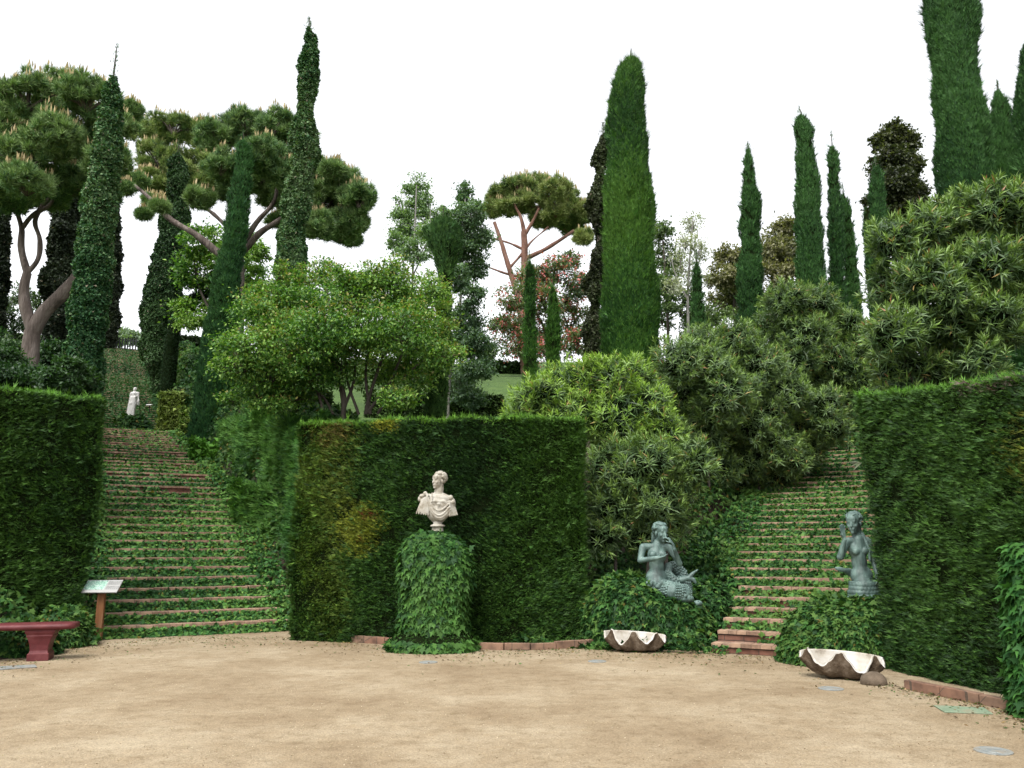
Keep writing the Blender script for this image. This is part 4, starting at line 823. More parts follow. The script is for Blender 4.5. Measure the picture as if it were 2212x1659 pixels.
# bust pedestal
PB = gnd(937, 1412); PY = 13.75
prof = [(1411, 832, 1043), (1395, 828, 1046), (1378, 838, 1036), (1356, 862, 1012), (1310, 862, 1014), (1260, 858, 1024), (1215, 858, 1022), (1188, 864, 1016), (1168, 880, 1000), (1156, 905, 975), (1152, 940, 948)]
pr = []
for py, x0, x1 in prof:
    c_ = at((x0 + x1) / 2, py, PY); e_ = at(x1, py, PY); pr.append((c_[0], max(0, c_[2]), e_[0] - c_[0]))
pr = np.array(pr); pr[0, 1] = -.02
def fnp(a_, v):
    t = v * (len(pr) - 1); i_ = min(int(t), len(pr) - 2); g_ = t - i_; c_ = pr[i_] * (1 - g_) + pr[i_ + 1] * g_
    sq = 1 / max(abs(math.cos(a_)), abs(math.sin(a_))) ** .35
    return (c_[0] + math.cos(a_) * c_[2] * .93 * sq * .96, PY + math.sin(a_) * c_[2] * .9 * sq * .96, c_[1])
V, F = blob_core(fnp)
PEDC = [(.009, .034, .008), (.015, .052, .011), (.026, .078, .015), (.046, .11, .02)]
t, f = ivy_thing('ivy_pedestal', 'pedestal completely wrapped in large ivy leaves under the marble bust', 'pedestal', V, F, 11000, .105, cols=PEDC, hang=.95, seed=9, rough=.04, lift=.05)
f.build('foliage', [M['gloss'], M['twig']], t)
bm = bmesh.new(); box_bm(bm, -.25, .25, -.25, .25, 0, 1.6); bm_obj('stone_block', bm, M['marble'], t, .02)
# ivy column cut by the right edge
cx = gnd(2258, 1560); V, F = blob_core(lambda a_, v: (5.2 + math.cos(a_) * (.33 - .09 * v), 8.36 + math.sin(a_) * (.33 - .09 * v), v * 1.62 * (1 if v < 1 else 1)))
t, f = ivy_thing('ivy_pedestal', 'leafy ivy wrapped column cut off by the lower right picture edge', 'pedestal', V, F, 5200, .11, cols=[(.014, .055, .012), (.025, .085, .016), (.042, .12, .022)], hang=.7, seed=12, rough=.03, lift=.05)
f.build('foliage', [M['gloss'], M['twig']], t)

# ------------------------------------------------------------------ sculpting: solids merged into one continuous skin
ICO = {}
for k_ in (0, 2, 3):
    bm = bmesh.new()
    if k_: bmesh.ops.create_icosphere(bm, subdivisions=k_, radius=1)
    else: bmesh.ops.create_cube(bm, size=2); bmesh.ops.triangulate(bm, faces=list(bm.faces))
    ICO[k_] = (np.array([v.co[:] for v in bm.verts]), np.array([[v.index for v in fa.verts] for fa in bm.faces])); bm.free()
def sculpt(name, prims, voxel, mat, parent, smooth=3, extra=None):
    Vs, Fs, nn_ = [], [], 0
    def put(tp, m):
        nonlocal nn_
        V_, F_ = ICO[tp]; m = np.array(m); Vs.append(V_ @ m[:3, :3].T + m[:3, 3]); Fs.append(F_ + nn_); nn_ += len(V_)
    for p in prims:
        if p[0] == 'e':   # ellipsoid centre, radii, euler
            put(3, Matrix.Translation(p[1]) @ Euler(p[3] if len(p) > 3 else (0, 0, 0)).to_matrix().to_4x4() @ Matrix.Diagonal((*p[2], 1)))
        elif p[0] == 'c':  # tapered capsule p0 r0 p1 r1
            a_, b_ = Vector(p[1]), Vector(p[3]); d = b_ - a_; L = d.length
            k = max(3, int(L / (min(p[2], p[4]) * .35)) + 1); k = min(k, 40)
            for i_ in range(k + 1):
                s_ = i_ / k; r = p[2] * (1 - s_) + p[4] * s_; put(2, Matrix.Translation(a_ + d * s_) @ Matrix.Diagonal((r, r, r, 1)))
        elif p[0] == 'b':  # box centre half sizes euler
            put(0, Matrix.Translation(p[1]) @ Euler(p[3] if len(p) > 3 else (0, 0, 0)).to_matrix().to_4x4() @ Matrix.Diagonal((*p[2], 1)))
    me = bpy.data.meshes.new(name + '_tmp'); V_ = np.concatenate(Vs); F_ = np.concatenate(Fs)
    me.vertices.add(len(V_)); me.vertices.foreach_set('co', V_.ravel().astype(np.float32)); me.loops.add(len(F_) * 3); me.loops.foreach_set('vertex_index', F_.ravel().astype(np.int32))
    me.polygons.add(len(F_)); me.polygons.foreach_set('loop_start', np.arange(0, len(F_) * 3, 3, dtype=np.int32)); me.polygons.foreach_set('loop_total', np.full(len(F_), 3, np.int32)); me.update(calc_edges=True)
    o = bpy.data.objects.new('tmp', me); C.objects.link(o)
    md = o.modifiers.new('r', 'REMESH'); md.mode = 'VOXEL'; md.voxel_size = voxel
    ms = o.modifiers.new('s', 'SMOOTH'); ms.factor = .5; ms.iterations = smooth
    dg = bpy.context.evaluated_depsgraph_get(); dg.update(); ev = o.evaluated_get(dg)
    m2 = bpy.data.meshes.new_from_object(ev); m2.name = name
    bpy.data.objects.remove(o); bpy.data.meshes.remove(me)
    m2.polygons.foreach_set('use_smooth', [True] * len(m2.polygons)); m2.materials.clear()
    return link(name, m2, mat, parent)
def xf(prims, loc, rz=0, s=1.0, rx=0, ry=0):
    m = Matrix.Translation(loc) @ Euler((rx, ry, rz)).to_matrix().to_4x4(); out = []
    for p in prims:
        if p[0] == 'c': out.append(('c', m @ (Vector(p[1]) * s), p[2] * s, m @ (Vector(p[3]) * s), p[4] * s))
        else:
            e = Euler(p[3] if len(p) > 3 else (0, 0, 0)); r = (m.to_3x3() @ e.to_matrix()).to_euler()
            out.append((p[0], m @ (Vector(p[1]) * s), tuple(v * s for v in p[2]), tuple(r)))
    return out
def head():
    return [('e', (0, .012, .055), (.073, .092, .083)), ('e', (0, -.03, -.025), (.056, .06, .088)), ('e', (0, -.074, -.094), (.022, .02, .02)),
            ('c', (0, -.09, .022), .009, (0, -.106, -.024), .013), ('c', (-.036, -.079, .03), .0125, (.036, -.079, .03), .0125), ('e', (0, -.072, .055), (.05, .022, .035)),
            ('e', (.036, -.066, -.022), (.022, .02, .022)), ('e', (-.036, -.066, -.022), (.022, .02, .022)), ('c', (-.019, -.09, -.055), .0075, (.019, -.09, -.055), .0075), ('c', (-.014, -.087, -.069), .008, (.014, -.087, -.069), .008),
            ('e', (.029, -.075, .006), (.013, .012, .009)), ('e', (-.029, -.075, .006), (.013, .012, .009)),
            ('e', (.074, .005, -.01), (.01, .02, .03)), ('e', (-.074, .005, -.01), (.01, .02, .03)), ('c', (0, .02, -.05), .05, (0, .03, -.12), .048)]
def curls(n, seed, r0=.016, back=True, lo=-.35):
    g_ = random.Random(seed); out = []
    while len(out) < n:
        v = Vector((g_.gauss(0, 1), g_.gauss(0, 1), g_.gauss(0, 1))).normalized()
        if v.z < (lo if v.y > .25 else -.3) or (v.y < -.35 and v.z < .62): continue
        if v.y < .1 and v.z < .05 and abs(v.x) > .6 and v.y < -.1: continue
        c_ = Vector((v.x * .084, .018 + v.y * .1, .05 + v.z * .078)); r = r0 * g_.uniform(.8, 1.3)
        out.append(('e', c_, (r, r * g_.uniform(.7, 1.2), r * g_.uniform(.7, 1.2))))
    return out
def hand(wrist, aim, palm, s=1.0, curl=.4, side=1):
    """palm with five separate fingers; aim = finger direction, palm = palm normal"""
    w_ = Vector(wrist); a_ = Vector(aim).normalized(); n_ = Vector(palm).normalized(); n_ = (n_ - a_ * n_.dot(a_)).normalized(); x_ = a_.cross(n_) * side; out = []
    pc = w_ + a_ * .045 * s
    for k in (-1, 0, 1): out.append(('c', w_ + x_ * k * .014 * s, .014 * s, w_ + a_ * .085 * s + x_ * k * .022 * s, .012 * s))
    for k, (o_, ln) in enumerate(((-.031, .07), (-.01, .082), (.011, .078), (.031, .06))):
        b_ = w_ + a_ * .088 * s + x_ * o_ * s; cu = curl * (.6 + .25 * k)
        m_ = b_ + (a_ * math.cos(cu * .6) + n_ * math.sin(cu * .6)).normalized() * ln * .5 * s + x_ * o_ * .25 * s
        e_ = m_ + (a_ * math.cos(cu * 1.5) + n_ * math.sin(cu * 1.5)).normalized() * ln * .5 * s
        out += [('c', b_, .0095 * s, m_, .0085 * s), ('c', m_, .0085 * s, e_, .007 * s)]
    t0 = w_ + a_ * .03 * s - x_ * .03 * s; t1 = t0 + (a_ * .6 - x_ * .7 + n_ * .35).normalized() * .04 * s; t2 = t1 + (a_ * .9 - x_ * .1 + n_ * .4).normalized() * .032 * s
    out += [('c', t0, .012 * s, t1, .01 * s), ('c', t1, .01 * s, t2, .008 * s)]
    return out

# ---- marble bust
bl_ = at(945, 1158, PY)
bust = thing('bust_statue', 'weathered white marble bust with curly hair looking left, on the ivy pedestal', 'statue', (bl_[0], bl_[1], bl_[2] - .01))
K = .000784
def bz(x, y, d=0): return ((x - 612) * K, d, (1500 - y) * K)
hd = xf(head(), (.01, 0, .905), R(-48), 1.16)
tor = [('e', (0.0, .02, .48), (.2, .13, .2)), ('e', (0, .0, .40), (.19, .13, .17)), ('e', (0, .02, .31), (.13, .1, .1)), ('c', (-.17, .03, .64), .065, (.17, .03, .61), .065), ('e', (0, .03, .62), (.2, .11, .1)),
       ('c', (.015, .02, .80), .07, (.0, .03, .66), .088), ('e', (-.07, -.07, .54), (.085, .05, .075)), ('e', (.09, -.07, .52), (.085, .05, .075)),
       ('e', (-.225, .03, .57), (.075, .09, .12)), ('e', (.22, .03, .53), (.07, .09, .11)), ('e', (-.245, .02, .46), (.06, .07, .09)), ('e', (.245, .02, .43), (.055, .07, .08)), ('e', (0, .01, .235), (.06, .06, .03))]
body_b = sculpt('body', hd + tor, .0085, M['marble'], bust, 2)
fol = []
# pteruges (hanging strips) at both sleeves
for k in range(6):
    a_ = -.34 + k * .038; fol.append(('c', (-.265 + .017 * k, -.04 - .014 * k, .59 + .01 * k), .014, (a_ - .005 + k * .002, -.05 - .012 * k, .375 - .006 * k), .0145))
for k in range(5):
    a_ = .2 + k * .033; fol.append(('c', (.2 + .015 * k, -.08 + .02 * k, .56 - .01 * k), .014, (.205 + .028 * k, -.08 + .018 * k, .33 + .006 * k), .0145))
# cloak swags across the chest
def swag(x0, z0, x1, z1, sag, r, y=-.13):
    pts = [(x0 + (x1 - x0) * t, y - .03 * math.sin(math.pi * t) + .0, z0 + (z1 - z0) * t - sag * math.sin(math.pi * t)) for t in np.linspace(0, 1, 9)]
    return [('c', pts[i_], r, pts[i_ + 1], r) for i_ in range(8)]
fol += swag(-.17, .64, .17, .52, .16, .02, -.09) + swag(-.18, .6, .19, .47, .19, .02, -.09) + swag(-.18, .55, .2, .43, .19, .022, -.08) + swag(-.17, .5, .2, .39, .17, .02, -.07) + swag(-.15, .44, .19, .36, .13, .02, -.06)
fol += [('e', (-.21, -.03, .70), (.036, .035, .036)), ('e', (-.17, -.05, .67), (.03, .025, .03)), ('e', (-.26, -.02, .66), (.05, .04, .035)), ('e', (-.3, 0, .61), (.035, .04, .05)), ('e', (.21, -.03, .63), (.04, .04, .045)), ('e', (.25, -.03, .56), (.035, .04, .04))]
fol += [('c', (-.09, -.125, .565), .008, (.13, -.125, .565), .008), ('e', (.02, -.14, .52), (.035, .015, .02)), ('c', (-.09, -.1, .7), .012, (-.09, -.13, .56), .012)]
sculpt('cloak', fol, .0075, M['marble'], bust, 2)
sculpt('hair', xf(curls(190, 4, .0165, lo=-.85), (.01, 0, .905), R(-48), 1.16), .0075, M['marble'], bust, 1)
bm = bmesh.new()
def ring_stack(bm, prof, seg=28, sq=0):
    rows = []
    for r_, z_ in prof:
        row = []
        for k in range(seg):
            a_ = 2 * math.pi * k / seg; rr3 = r_ * (1 / max(abs(math.cos(a_)), abs(math.sin(a_))) if sq else 1); row.append(bm.verts.new((rr3 * math.cos(a_), rr3 * math.sin(a_), z_)))
        rows.append(row)
    for i_ in range(len(rows) - 1):
        for k in range(seg): bm.faces.new((rows[i_][k], rows[i_][(k + 1) % seg], rows[i_ + 1][(k + 1) % seg], rows[i_ + 1][k]))
    bm.faces.new(rows[-1]); bm.faces.new(rows[0][::-1])
ring_stack(bm, [(.13, 0), (.125, .03), (.1, .06), (.09, .14), (.092, .155), (.118, .16), (.12, .175), (.112, .19), (.085, .195), (.07, .21), (.08, .24)], 28)
bm_obj('plinth', bm, M['marble'], bust, 0, True)

# ---- left mermaid
q0 = at(1428, 1296, 13.95)
mer = thing('mermaid_statue', 'green bronze mermaid on the left mound, hand raised to her mouth, coiled tail', 'statue', (q0[0] - .02, q0[1], q0[2] - .02))
def m1(x, y, d=0): return ((x - 520) * .00096, d, (1470 - y) * .00096)
b = [('e', m1(495, 700, .01), (.16, .108, .16)), ('e', m1(488, 880, .02), (.124, .096, .2)), ('e', m1(472, 1080, .01), (.175, .135, .16)), ('c', m1(500, 560, .02), .095, m1(490, 700, .0), .105), ('c', m1(490, 700), .105, m1(490, 860, .01), .09), ('c', m1(490, 860, .01), .09, m1(475, 1020, .02), .12), ('c', m1(475, 1020, .02), .12, m1(470, 1180, .0), .17),
     ('c', m1(300, 560, .02), .062, m1(690, 570, .02), .062), ('e', m1(415, 690, -.075), (.06, .045, .055)), ('e', m1(585, 690, -.075), (.06, .045, .055)), ('c', m1(500, 480, .02), .05, m1(500, 560, .02), .06),
     ('c', m1(262, 570, .01), .064, m1(200, 790, -.04), .052), ('c', m1(200, 790, -.04), .05, m1(430, 750, -.21), .036),
     ('c', m1(720, 585, .01), .06, m1(870, 840, -.05), .048), ('c', m1(870, 850, -.05), .046, m1(760, 600, -.19), .032), ('c', m1(760, 600, -.19), .028, m1(735, 520, -.2), .025)]
b += hand(m1(435, 750, -.215), (1, -.15, .22), (0, -.2, 1), 1.25, .25, 1) + hand(m1(735, 515, -.2), (-.55, .15, .8), (-.6, .5, -.6), 1.2, 1.1, -1)
b += xf(head(), m1(570, 330, -.03), R(24), 1.3, rx=R(6))
# hips and coiled tail
b += [('e', m1(460, 1230, 0), (.22, .19, .17)), ('c', m1(460, 1250, -.02), .17, m1(700, 1300, -.16), .155), ('c', m1(700, 1300, -.16), .155, m1(900, 1330, -.1), .135), ('c', m1(900, 1330, -.1), .135, m1(985, 1250, .12), .11),
      ('c', m1(985, 1250, .12), .11, m1(960, 1030, .22), .095), ('c', m1(960, 1030, .22), .095, m1(840, 900, .2), .085), ('c', m1(840, 900, .2), .085, m1(720, 900, .16), .075), ('c', m1(720, 900, .16), .075, m1(680, 1020, .06), .07),
      ('c', m1(680, 1020, .06), .07, m1(760, 1120, -.02), .06), ('c', m1(760, 1120, -.02), .06, m1(900, 1110, -.06), .052), ('c', m1(900, 1110, -.06), .052, m1(1010, 1080, -.07), .04)]
b += [('c', m1(1010, 1080, -.07), .04, m1(1080, 1010, -.07), .03), ('c', m1(1080, 1010, -.07), .03, m1(1175, 945, -.05), .012), ('c', m1(1010, 1085, -.07), .04, m1(1090, 1110, -.08), .036), ('c', m1(1090, 1110, -.08), .036, m1(1120, 1160, -.09), .02)]
b += [('e', m1(560, 1400, .0), (.32, .25, .1)), ('e', m1(880, 1420, -.05), (.2, .2, .09)), ('e', m1(1150, 1500, -.05), (.08, .07, .05))]
g_ = random.Random(3)
for k in range(46):   # ruffles and shells round the hips and under the tail
    if k < 24: x = 280 + k * 20; y = 1160 + 40 * math.sin(k * .9) + k * 2
    else: x = 620 + (k - 24) * 17; y = 1400 + g_.uniform(-45, 30)
    dd = -.17 - .05 * math.sin((x - 260) / 500 * 3.0) if k < 24 else -.22 + g_.uniform(-.03, .03)
    b.append(('e', m1(x, y, dd), (.024 * g_.uniform(.7, 1.3), .02, .035 * g_.uniform(.7, 1.3)), (g_.uniform(-.5, .5), g_.uniform(-.5, .5), 0)))
sculpt('body', b, .010, M['bronze'], mer, 2)
def tail_scales(caps, n):
    g_ = random.Random(8); out = []
    for p0_, r0_, p1_, r1_ in caps:
        a_, b_ = Vector(p0_), Vector(p1_); ax_ = (b_ - a_).normalized(); u_ = ax_.orthogonal().normalized(); w_ = ax_.cross(u_); k_ = max(2, int((b_ - a_).length / .036))
        for i_ in range(k_):
            t_ = i_ / k_; r_ = r0_ * (1 - t_) + r1_ * t_; m_ = max(6, int(2 * math.pi * r_ / .042))
            for j_ in range(m_):
                th = 2 * math.pi * (j_ + .5 * (i_ % 2)) / m_; d_ = u_ * math.cos(th) + w_ * math.sin(th)
                if d_.y > .45: continue
                out.append(('e', a_.lerp(b_, t_) + d_ * (r_ * .97), (.019, .019, .015)))
    return out
sculpt('scales', tail_scales([(m1(460, 1250, -.02), .17, m1(700, 1300, -.16), .155), (m1(700, 1300, -.16), .155, m1(900, 1330, -.1), .135), (m1(900, 1330, -.1), .135, m1(985, 1250, .12), .11), (m1(985, 1250, .12), .11, m1(960, 1030, .22), .095), (m1(960, 1030, .22), .095, m1(840, 900, .2), .085), (m1(840, 900, .2), .085, m1(720, 900, .16), .075), (m1(680, 1020, .06), .07, m1(760, 1120, -.02), .06), (m1(760, 1120, -.02), .06, m1(900, 1110, -.06), .052)], 0), .008, M['bronze'], mer, 1)
hr = xf(curls(120, 8, .018, lo=-.5), m1(570, 330, -.03), R(24), 1.3, rx=R(6)) + [('e', m1(575, 175, -.02), (.06, .055, .035)), ('c', m1(450, 330, .05), .03, m1(440, 480, .07), .025), ('c', m1(470, 400, .07), .035, m1(450, 520, .1), .03)]
sculpt('hair', hr, .009, M['bronze'], mer, 1)
sculpt('bracelet', [('c', m1(430 + 18 * k, 750 - 2 * k, -.21 - .004 * k), .038, m1(436 + 18 * k, 750 - 2 * k, -.212 - .004 * k), .038) for k in (0, 2)], .008, M['bronze'], mer, 1)

# ---- right mermaid
q1 = at(1868, 1291, 11.95)
mer2 = thing('mermaid_statue', 'green bronze mermaid half hidden by the right hedge, one open hand raised', 'statue', (q1[0], q1[1], q1[2] - .02))
def m2(x, y, d=0): return ((x - 600) * .00084, d, (1610 - y) * .00084)
b = [('e', m2(560, 790, .01), (.14, .098, .15)), ('e', m2(565, 1010, .02), (.108, .088, .19)), ('e', m2(580, 1230, .01), (.155, .122, .15)), ('c', m2(560, 640, .0), .09, m2(560, 850, 0), .098), ('c', m2(560, 850), .098, m2(565, 1080, .0), .088), ('c', m2(565, 1080), .088, m2(575, 1240, 0), .12), ('c', m2(575, 1240), .12, m2(590, 1400, 0), .165),
     ('c', m2(400, 665, .01), .06, m2(720, 655, .03), .06), ('e', m2(480, 830, -.07), (.056, .042, .052)), ('e', m2(635, 820, -.07), (.056, .042, .052)), ('c', m2(545, 520, .01), .045, m2(555, 640, .01), .058),
     ('c', m2(360, 680, .0), .062, m2(195, 925, -.1), .05), ('c', m2(195, 925, -.1), .048, m2(250, 640, -.18), .032), ('c', m2(745, 670, .02), .052, m2(800, 950, .03), .042), ('c', m2(800, 950, .03), .04, m2(790, 1180, -.08), .028),
     ('e', m2(595, 1440, 0), (.19, .17, .16)), ('c', m2(595, 1450, -.02), .17, m2(760, 1520, .05), .15), ('c', m2(760, 1520, .05), .14, m2(900, 1480, .2), .11), ('c', m2(900, 1480, .2), .11, m2(760, 1300, .34), .085),
     ('c', m2(760, 1300, .34), .085, m2(520, 1180, .3), .055), ('c', m2(520, 1180, .3), .055, m2(420, 1150, .26), .03)]
b += [('e', m2(350, 1135, .25), (.09, .03, .035), (0, R(14), 0)), ('e', m2(600, 1570, 0), (.26, .22, .07)), ('e', m2(340, 1600, -.05), (.06, .05, .03))]
b += hand(m2(250, 630, -.18), (-.12, 0, 1), (.5, -.85, 0), 1.25, .15, 1) + hand(m2(790, 1190, -.08), (-.3, -.3, -1), (-1, 0, .3), 1.2, .5, 1)
b += xf(head(), m2(505, 365, -.02), R(-40), 1.25, rx=R(8))
sculpt('body', b, .010, M['bronze'], mer2, 2)
g_ = random.Random(5); sc_ = []
for row in range(4):      # large overlapping scales round the hips
    for k in range(13):
        a_ = -math.pi * .05 - k / 12 * math.pi * .95 + (row % 2) * .12
        rx_, ry_ = .185 + .012 * row - .02 * (row == 3), .168
        sc_.append(('e', (m2(590, 0)[0] + math.cos(a_) * rx_, math.sin(a_) * ry_, .2 - row * .052), (.034, .02, .034), (0, 0, a_ + math.pi / 2)))
for k in range(18):
    a_ = -math.pi * k / 17; sc_.append(('e', (m2(590, 0)[0] + math.cos(a_) * .18, math.sin(a_) * .16, .235), (.024, .02, .012)))
sculpt('scales', sc_, .0085, M['bronze'], mer2, 1)
hr = xf(curls(110, 9, .013, lo=-.4), m2(505, 365, -.02), R(-40), 1.25, rx=R(8)) + [('c', m2(600, 340, .04), .045, m2(610, 560, .05), .04), ('c', m2(640, 540, 0), .03, m2(700, 780, -.07), .024), ('c', m2(700, 780, -.07), .024, m2(690, 980, -.09), .018),
      ('c', m2(400, 250, -.03), .014, m2(385, 170, -.04), .005), ('c', m2(385, 250, -.03), .012, m2(340, 200, -.04), .005), ('c', m2(390, 265, -.03), .02, m2(420, 210, -.03), .012)]
sculpt('hair', hr, .008, M['bronze'], mer2, 1)

# ---- white standing statue on the stairs
q2 = at(284, 901, sy)
st = thing('standing_statue', 'white marble statue of a draped woman standing on the left staircase', 'statue', (q2[0], q2[1], q2[2] - .02))
def s1(x, y, d=0): return ((x - 545) * .00158, d, (1400 - y) * .00158)
b = [('c', s1(575, 530), .06, s1(575, 500), .05), ('c', s1(480, 560), .075, s1(680, 560), .075), ('c', s1(580, 580), .15, s1(580, 670), .125), ('c', s1(575, 680), .125, s1(560, 850), .19), ('c', s1(560, 850), .19, s1(545, 930), .215), ('c', s1(545, 930), .2, s1(535, 1150), .18), ('c', s1(535, 1150), .18, s1(520, 1370), .19),
     ('c', s1(480, 570), .08, s1(445, 640), .06), ('c', s1(700, 560), .07, s1(715, 730), .05), ('c', s1(715, 730), .05, s1(745, 850, -.05), .04), ('c', s1(740, 800, -.02), .05, s1(760, 980, -.02), .035), ('c', s1(720, 780, .02), .05, s1(715, 960), .03)]
for k in range(11):
    x = 400 + k * 24; b.append(('c', s1(470 + k * 18, 700 + 20 * (k % 3), -.13 - .03 * math.sin(k / 10 * 3.14)), .022, s1(x, 1385, -.12 - .07 * math.sin(k / 10 * 3.14)), .03))
b += hand(s1(745, 850, -.05), (.1, -.1, -1), (-1, 0, 0), 1.3, .4) + xf(head(), s1(575, 445, 0), R(5), 1.0) + [('b', s1(535, 1398), (.25, .2, .03)), ('c', s1(480, 680, -.1), .03, s1(690, 680, -.1), .03)]
sculpt('body', b, .016, M['marble2'], st, 2)
sculpt('hair', xf(curls(60, 2, .02), s1(575, 445, 0), R(5), 1.0), .014, M['marble2'], st, 1)

# ------------------------------------------------------------------ giant clam shells
def clam(label, loc, rz, a_, b_, H, nf, seed, rot=0.0, tilt=0, dip=.62):
    t = thing('clam_shell', label, 'shell', loc, rz)
    nu, nv = 240, 30; V = []; g_ = random.Random(seed)
    for iv in range(nv + 1):
        v = iv / nv
        for iu in range(nu):
            ph = 2 * math.pi * iu / nu
            fr = sm(np.array([(-math.sin(ph) + .25) / .7]))[0]    # 1 on the near side, 0 on the hinge side
            s_ = (1 - math.cos(ph)) / 2 if math.sin(ph) < 0 else 0
            dr = (math.sin(nf * .5 * (ph - math.pi) + rot) ** 2) ** .95      # 0 on the narrow ridges, 1 in the wide dips
            dr *= 1 - .28 * (.5 + .5 * math.sin(ph * 2.3 + seed * 2)) ; dr += .03 * math.sin(ph * 31 + seed) * v
            g1 = v ** .62; x = a_ * math.cos(ph) * g1 * (1 + .07 * fr * v * (dr - .5)); y = b_ * math.sin(ph) * g1 * (1 + .36 * fr * v ** 1.4 * (dr - .55))
            top = H * (.93 - .09 * math.cos(ph)) * (.82 + .18 * fr); z = top * v ** 2.1
            z -= fr * v ** 2.0 * H * dip * dr * (1 - .35 * abs(math.cos(ph)))
            z += .004 * math.sin(40 * v) * v
            V.append((x, y, max(.015 + .03 * (1 - v), z)))
    F = []
    for iv in range(nv):
        for iu in range(nu):
            a1 = iv * nu + iu; b1 = iv * nu + (iu + 1) % nu; F.append((a1, b1, b1 + nu, a1 + nu))
    me = bpy.data.meshes.new('shell'); me.from_pydata(V, [], F); me.materials.append(M['shell_out']); me.materials.append(M['shell_in'])
    o = bpy.data.objects.new('tmp', me); C.objects.link(o); md = o.modifiers.new('s', 'SOLIDIFY'); md.thickness = .028; md.offset = 1; md.use_flip_normals = False; md.material_offset = 1; md.material_offset_rim = 1
    dg = bpy.context.evaluated_depsgraph_get(); dg.update(); m2_ = bpy.data.meshes.new_from_object(o.evaluated_get(dg)); m2_.name = 'valve'
    bpy.data.objects.remove(o)
    m2_.polygons.foreach_set('use_smooth', [True] * len(m2_.polygons))
    ob = bpy.data.objects.new('valve', m2_); C.objects.link(ob); ob.parent = t; ob.rotation_euler = (tilt, 0, 0); ob.location = (0, 0, .03)
    return t
c1 = gnd(1372, 1408); clam('giant clam shell basin on the gravel below the left mermaid', (c1[0], c1[1] - .03, 0), R(-10), .46, .17, .33, 7.5, 1, rot=.5, tilt=R(5), dip=.72)
c2 = gnd(1832, 1470); clam('giant clam shell basin with a stained inside on the gravel below the right mermaid', (c2[0], c2[1] + .16, 0), R(-20), .47, .22, .34, 6.5, 2, rot=1.3, tilt=R(5), dip=.78)
rk = gnd(1898, 1482); f = FM(); bm = bmesh.new(); bmesh.ops.create_icosphere(bm, subdivisions=4, radius=1)
for v in bm.verts:
    p = np.array([v.co[:]]); k = 1 + .12 * wav(p, 2.5, 3)[0]; v.co = Vector((v.co.x * .15 * k, v.co.y * .12 * k, max(-.3, v.co.z) * .12 * k))
ro = bm_obj('support_rock', bm, M['rock'], None, 0, True); ro.location = (rk[0], rk[1] + .12, .03); tag(ro, 'tan rock wedged under the right end of the second clam shell', 'rock')

# ------------------------------------------------------------------ red bench
bc = gnd(78, 1427)
bench = thing('stone_bench', 'dark red curved stone bench in front of the left hedge', 'bench', (bc[0], bc[1] + .1, 0))
Rb = 9.0; ctr = np.array([2.0, -8.2])    # curved seat: arc in plan
def seat_mesh():
    bm = bmesh.new(); sec = [(-.2, -.05), (-.225, -.028), (-.23, 0), (-.215, .022), (-.19, .035), (.19, .035), (.215, .022), (.23, 0), (.225, -.028), (.2, -.05)]
    rows = []; n_ = 36; ends = []
    for i_ in range(n_ + 1):
        s_ = -2.35 + (2.35 + .42) * i_ / n_; th = s_ / Rb
        e = .05 * max(0, 1 - (n_ - i_) / 1.5) ** 2
        cx_, cy_ = s_, -Rb * (1 - math.cos(th)) * 1.0 + .3 * s_ * 1.0
        dx, dy = 1, .3 - math.sin(th); l_ = math.hypot(dx, dy); nx_, ny_ = -dy / l_, dx / l_
        k = 1 - (.16 if i_ == n_ else .04 if i_ == n_ - 1 else 0)
        rows.append([bm.verts.new((cx_ + nx_ * o_ * k, cy_ + ny_ * o_ * k, .475 + z_ * k)) for o_, z_ in sec])
    for i_ in range(n_):
        for k in range(len(sec)): bm.faces.new((rows[i_][k], rows[i_][(k + 1) % len(sec)], rows[i_ + 1][(k + 1) % len(sec)], rows[i_ + 1][k]))
    bm.faces.new(rows[0]); bm.faces.new(rows[-1][::-1]); return bm
bm_obj('seat', seat_mesh(), M['redstone'], bench, 0, True)
def leg_mesh(x):
    bm = bmesh.new(); th = x / Rb; y0 = -Rb * (1 - math.cos(th)) + .3 * x; ang = math.atan(.3 - math.sin(th))
    rows = []
    for z_, w_, d_ in [(0, .14, .17), (.1, .14, .17), (.105, .125, .155), (.14, .115, .145), (.22, .125, .15), (.3, .15, .165), (.345, .175, .18), (.35, .165, .175), (.37, .175, .182), (.385, .19, .19), (.424, .195, .195)]:
        rows.append([bm.verts.new((x + math.cos(ang) * u_ * w_ - math.sin(ang) * v_ * d_, y0 + math.sin(ang) * u_ * w_ + math.cos(ang) * v_ * d_, z_)) for u_, v_ in ((-1, -1), (1, -1), (1, 1), (-1, 1))])
    for i_ in range(len(rows) - 1):
        for k in range(4): bm.faces.new((rows[i_][k], rows[i_][(k + 1) % 4], rows[i_ + 1][(k + 1) % 4], rows[i_ + 1][k]))
    bm.faces.new(rows[0][::-1]); bm.faces.new(rows[-1]); return bm
for x in (0, -1.75): bm_obj('leg', leg_mesh(x), M['redstone'], bench, .006)

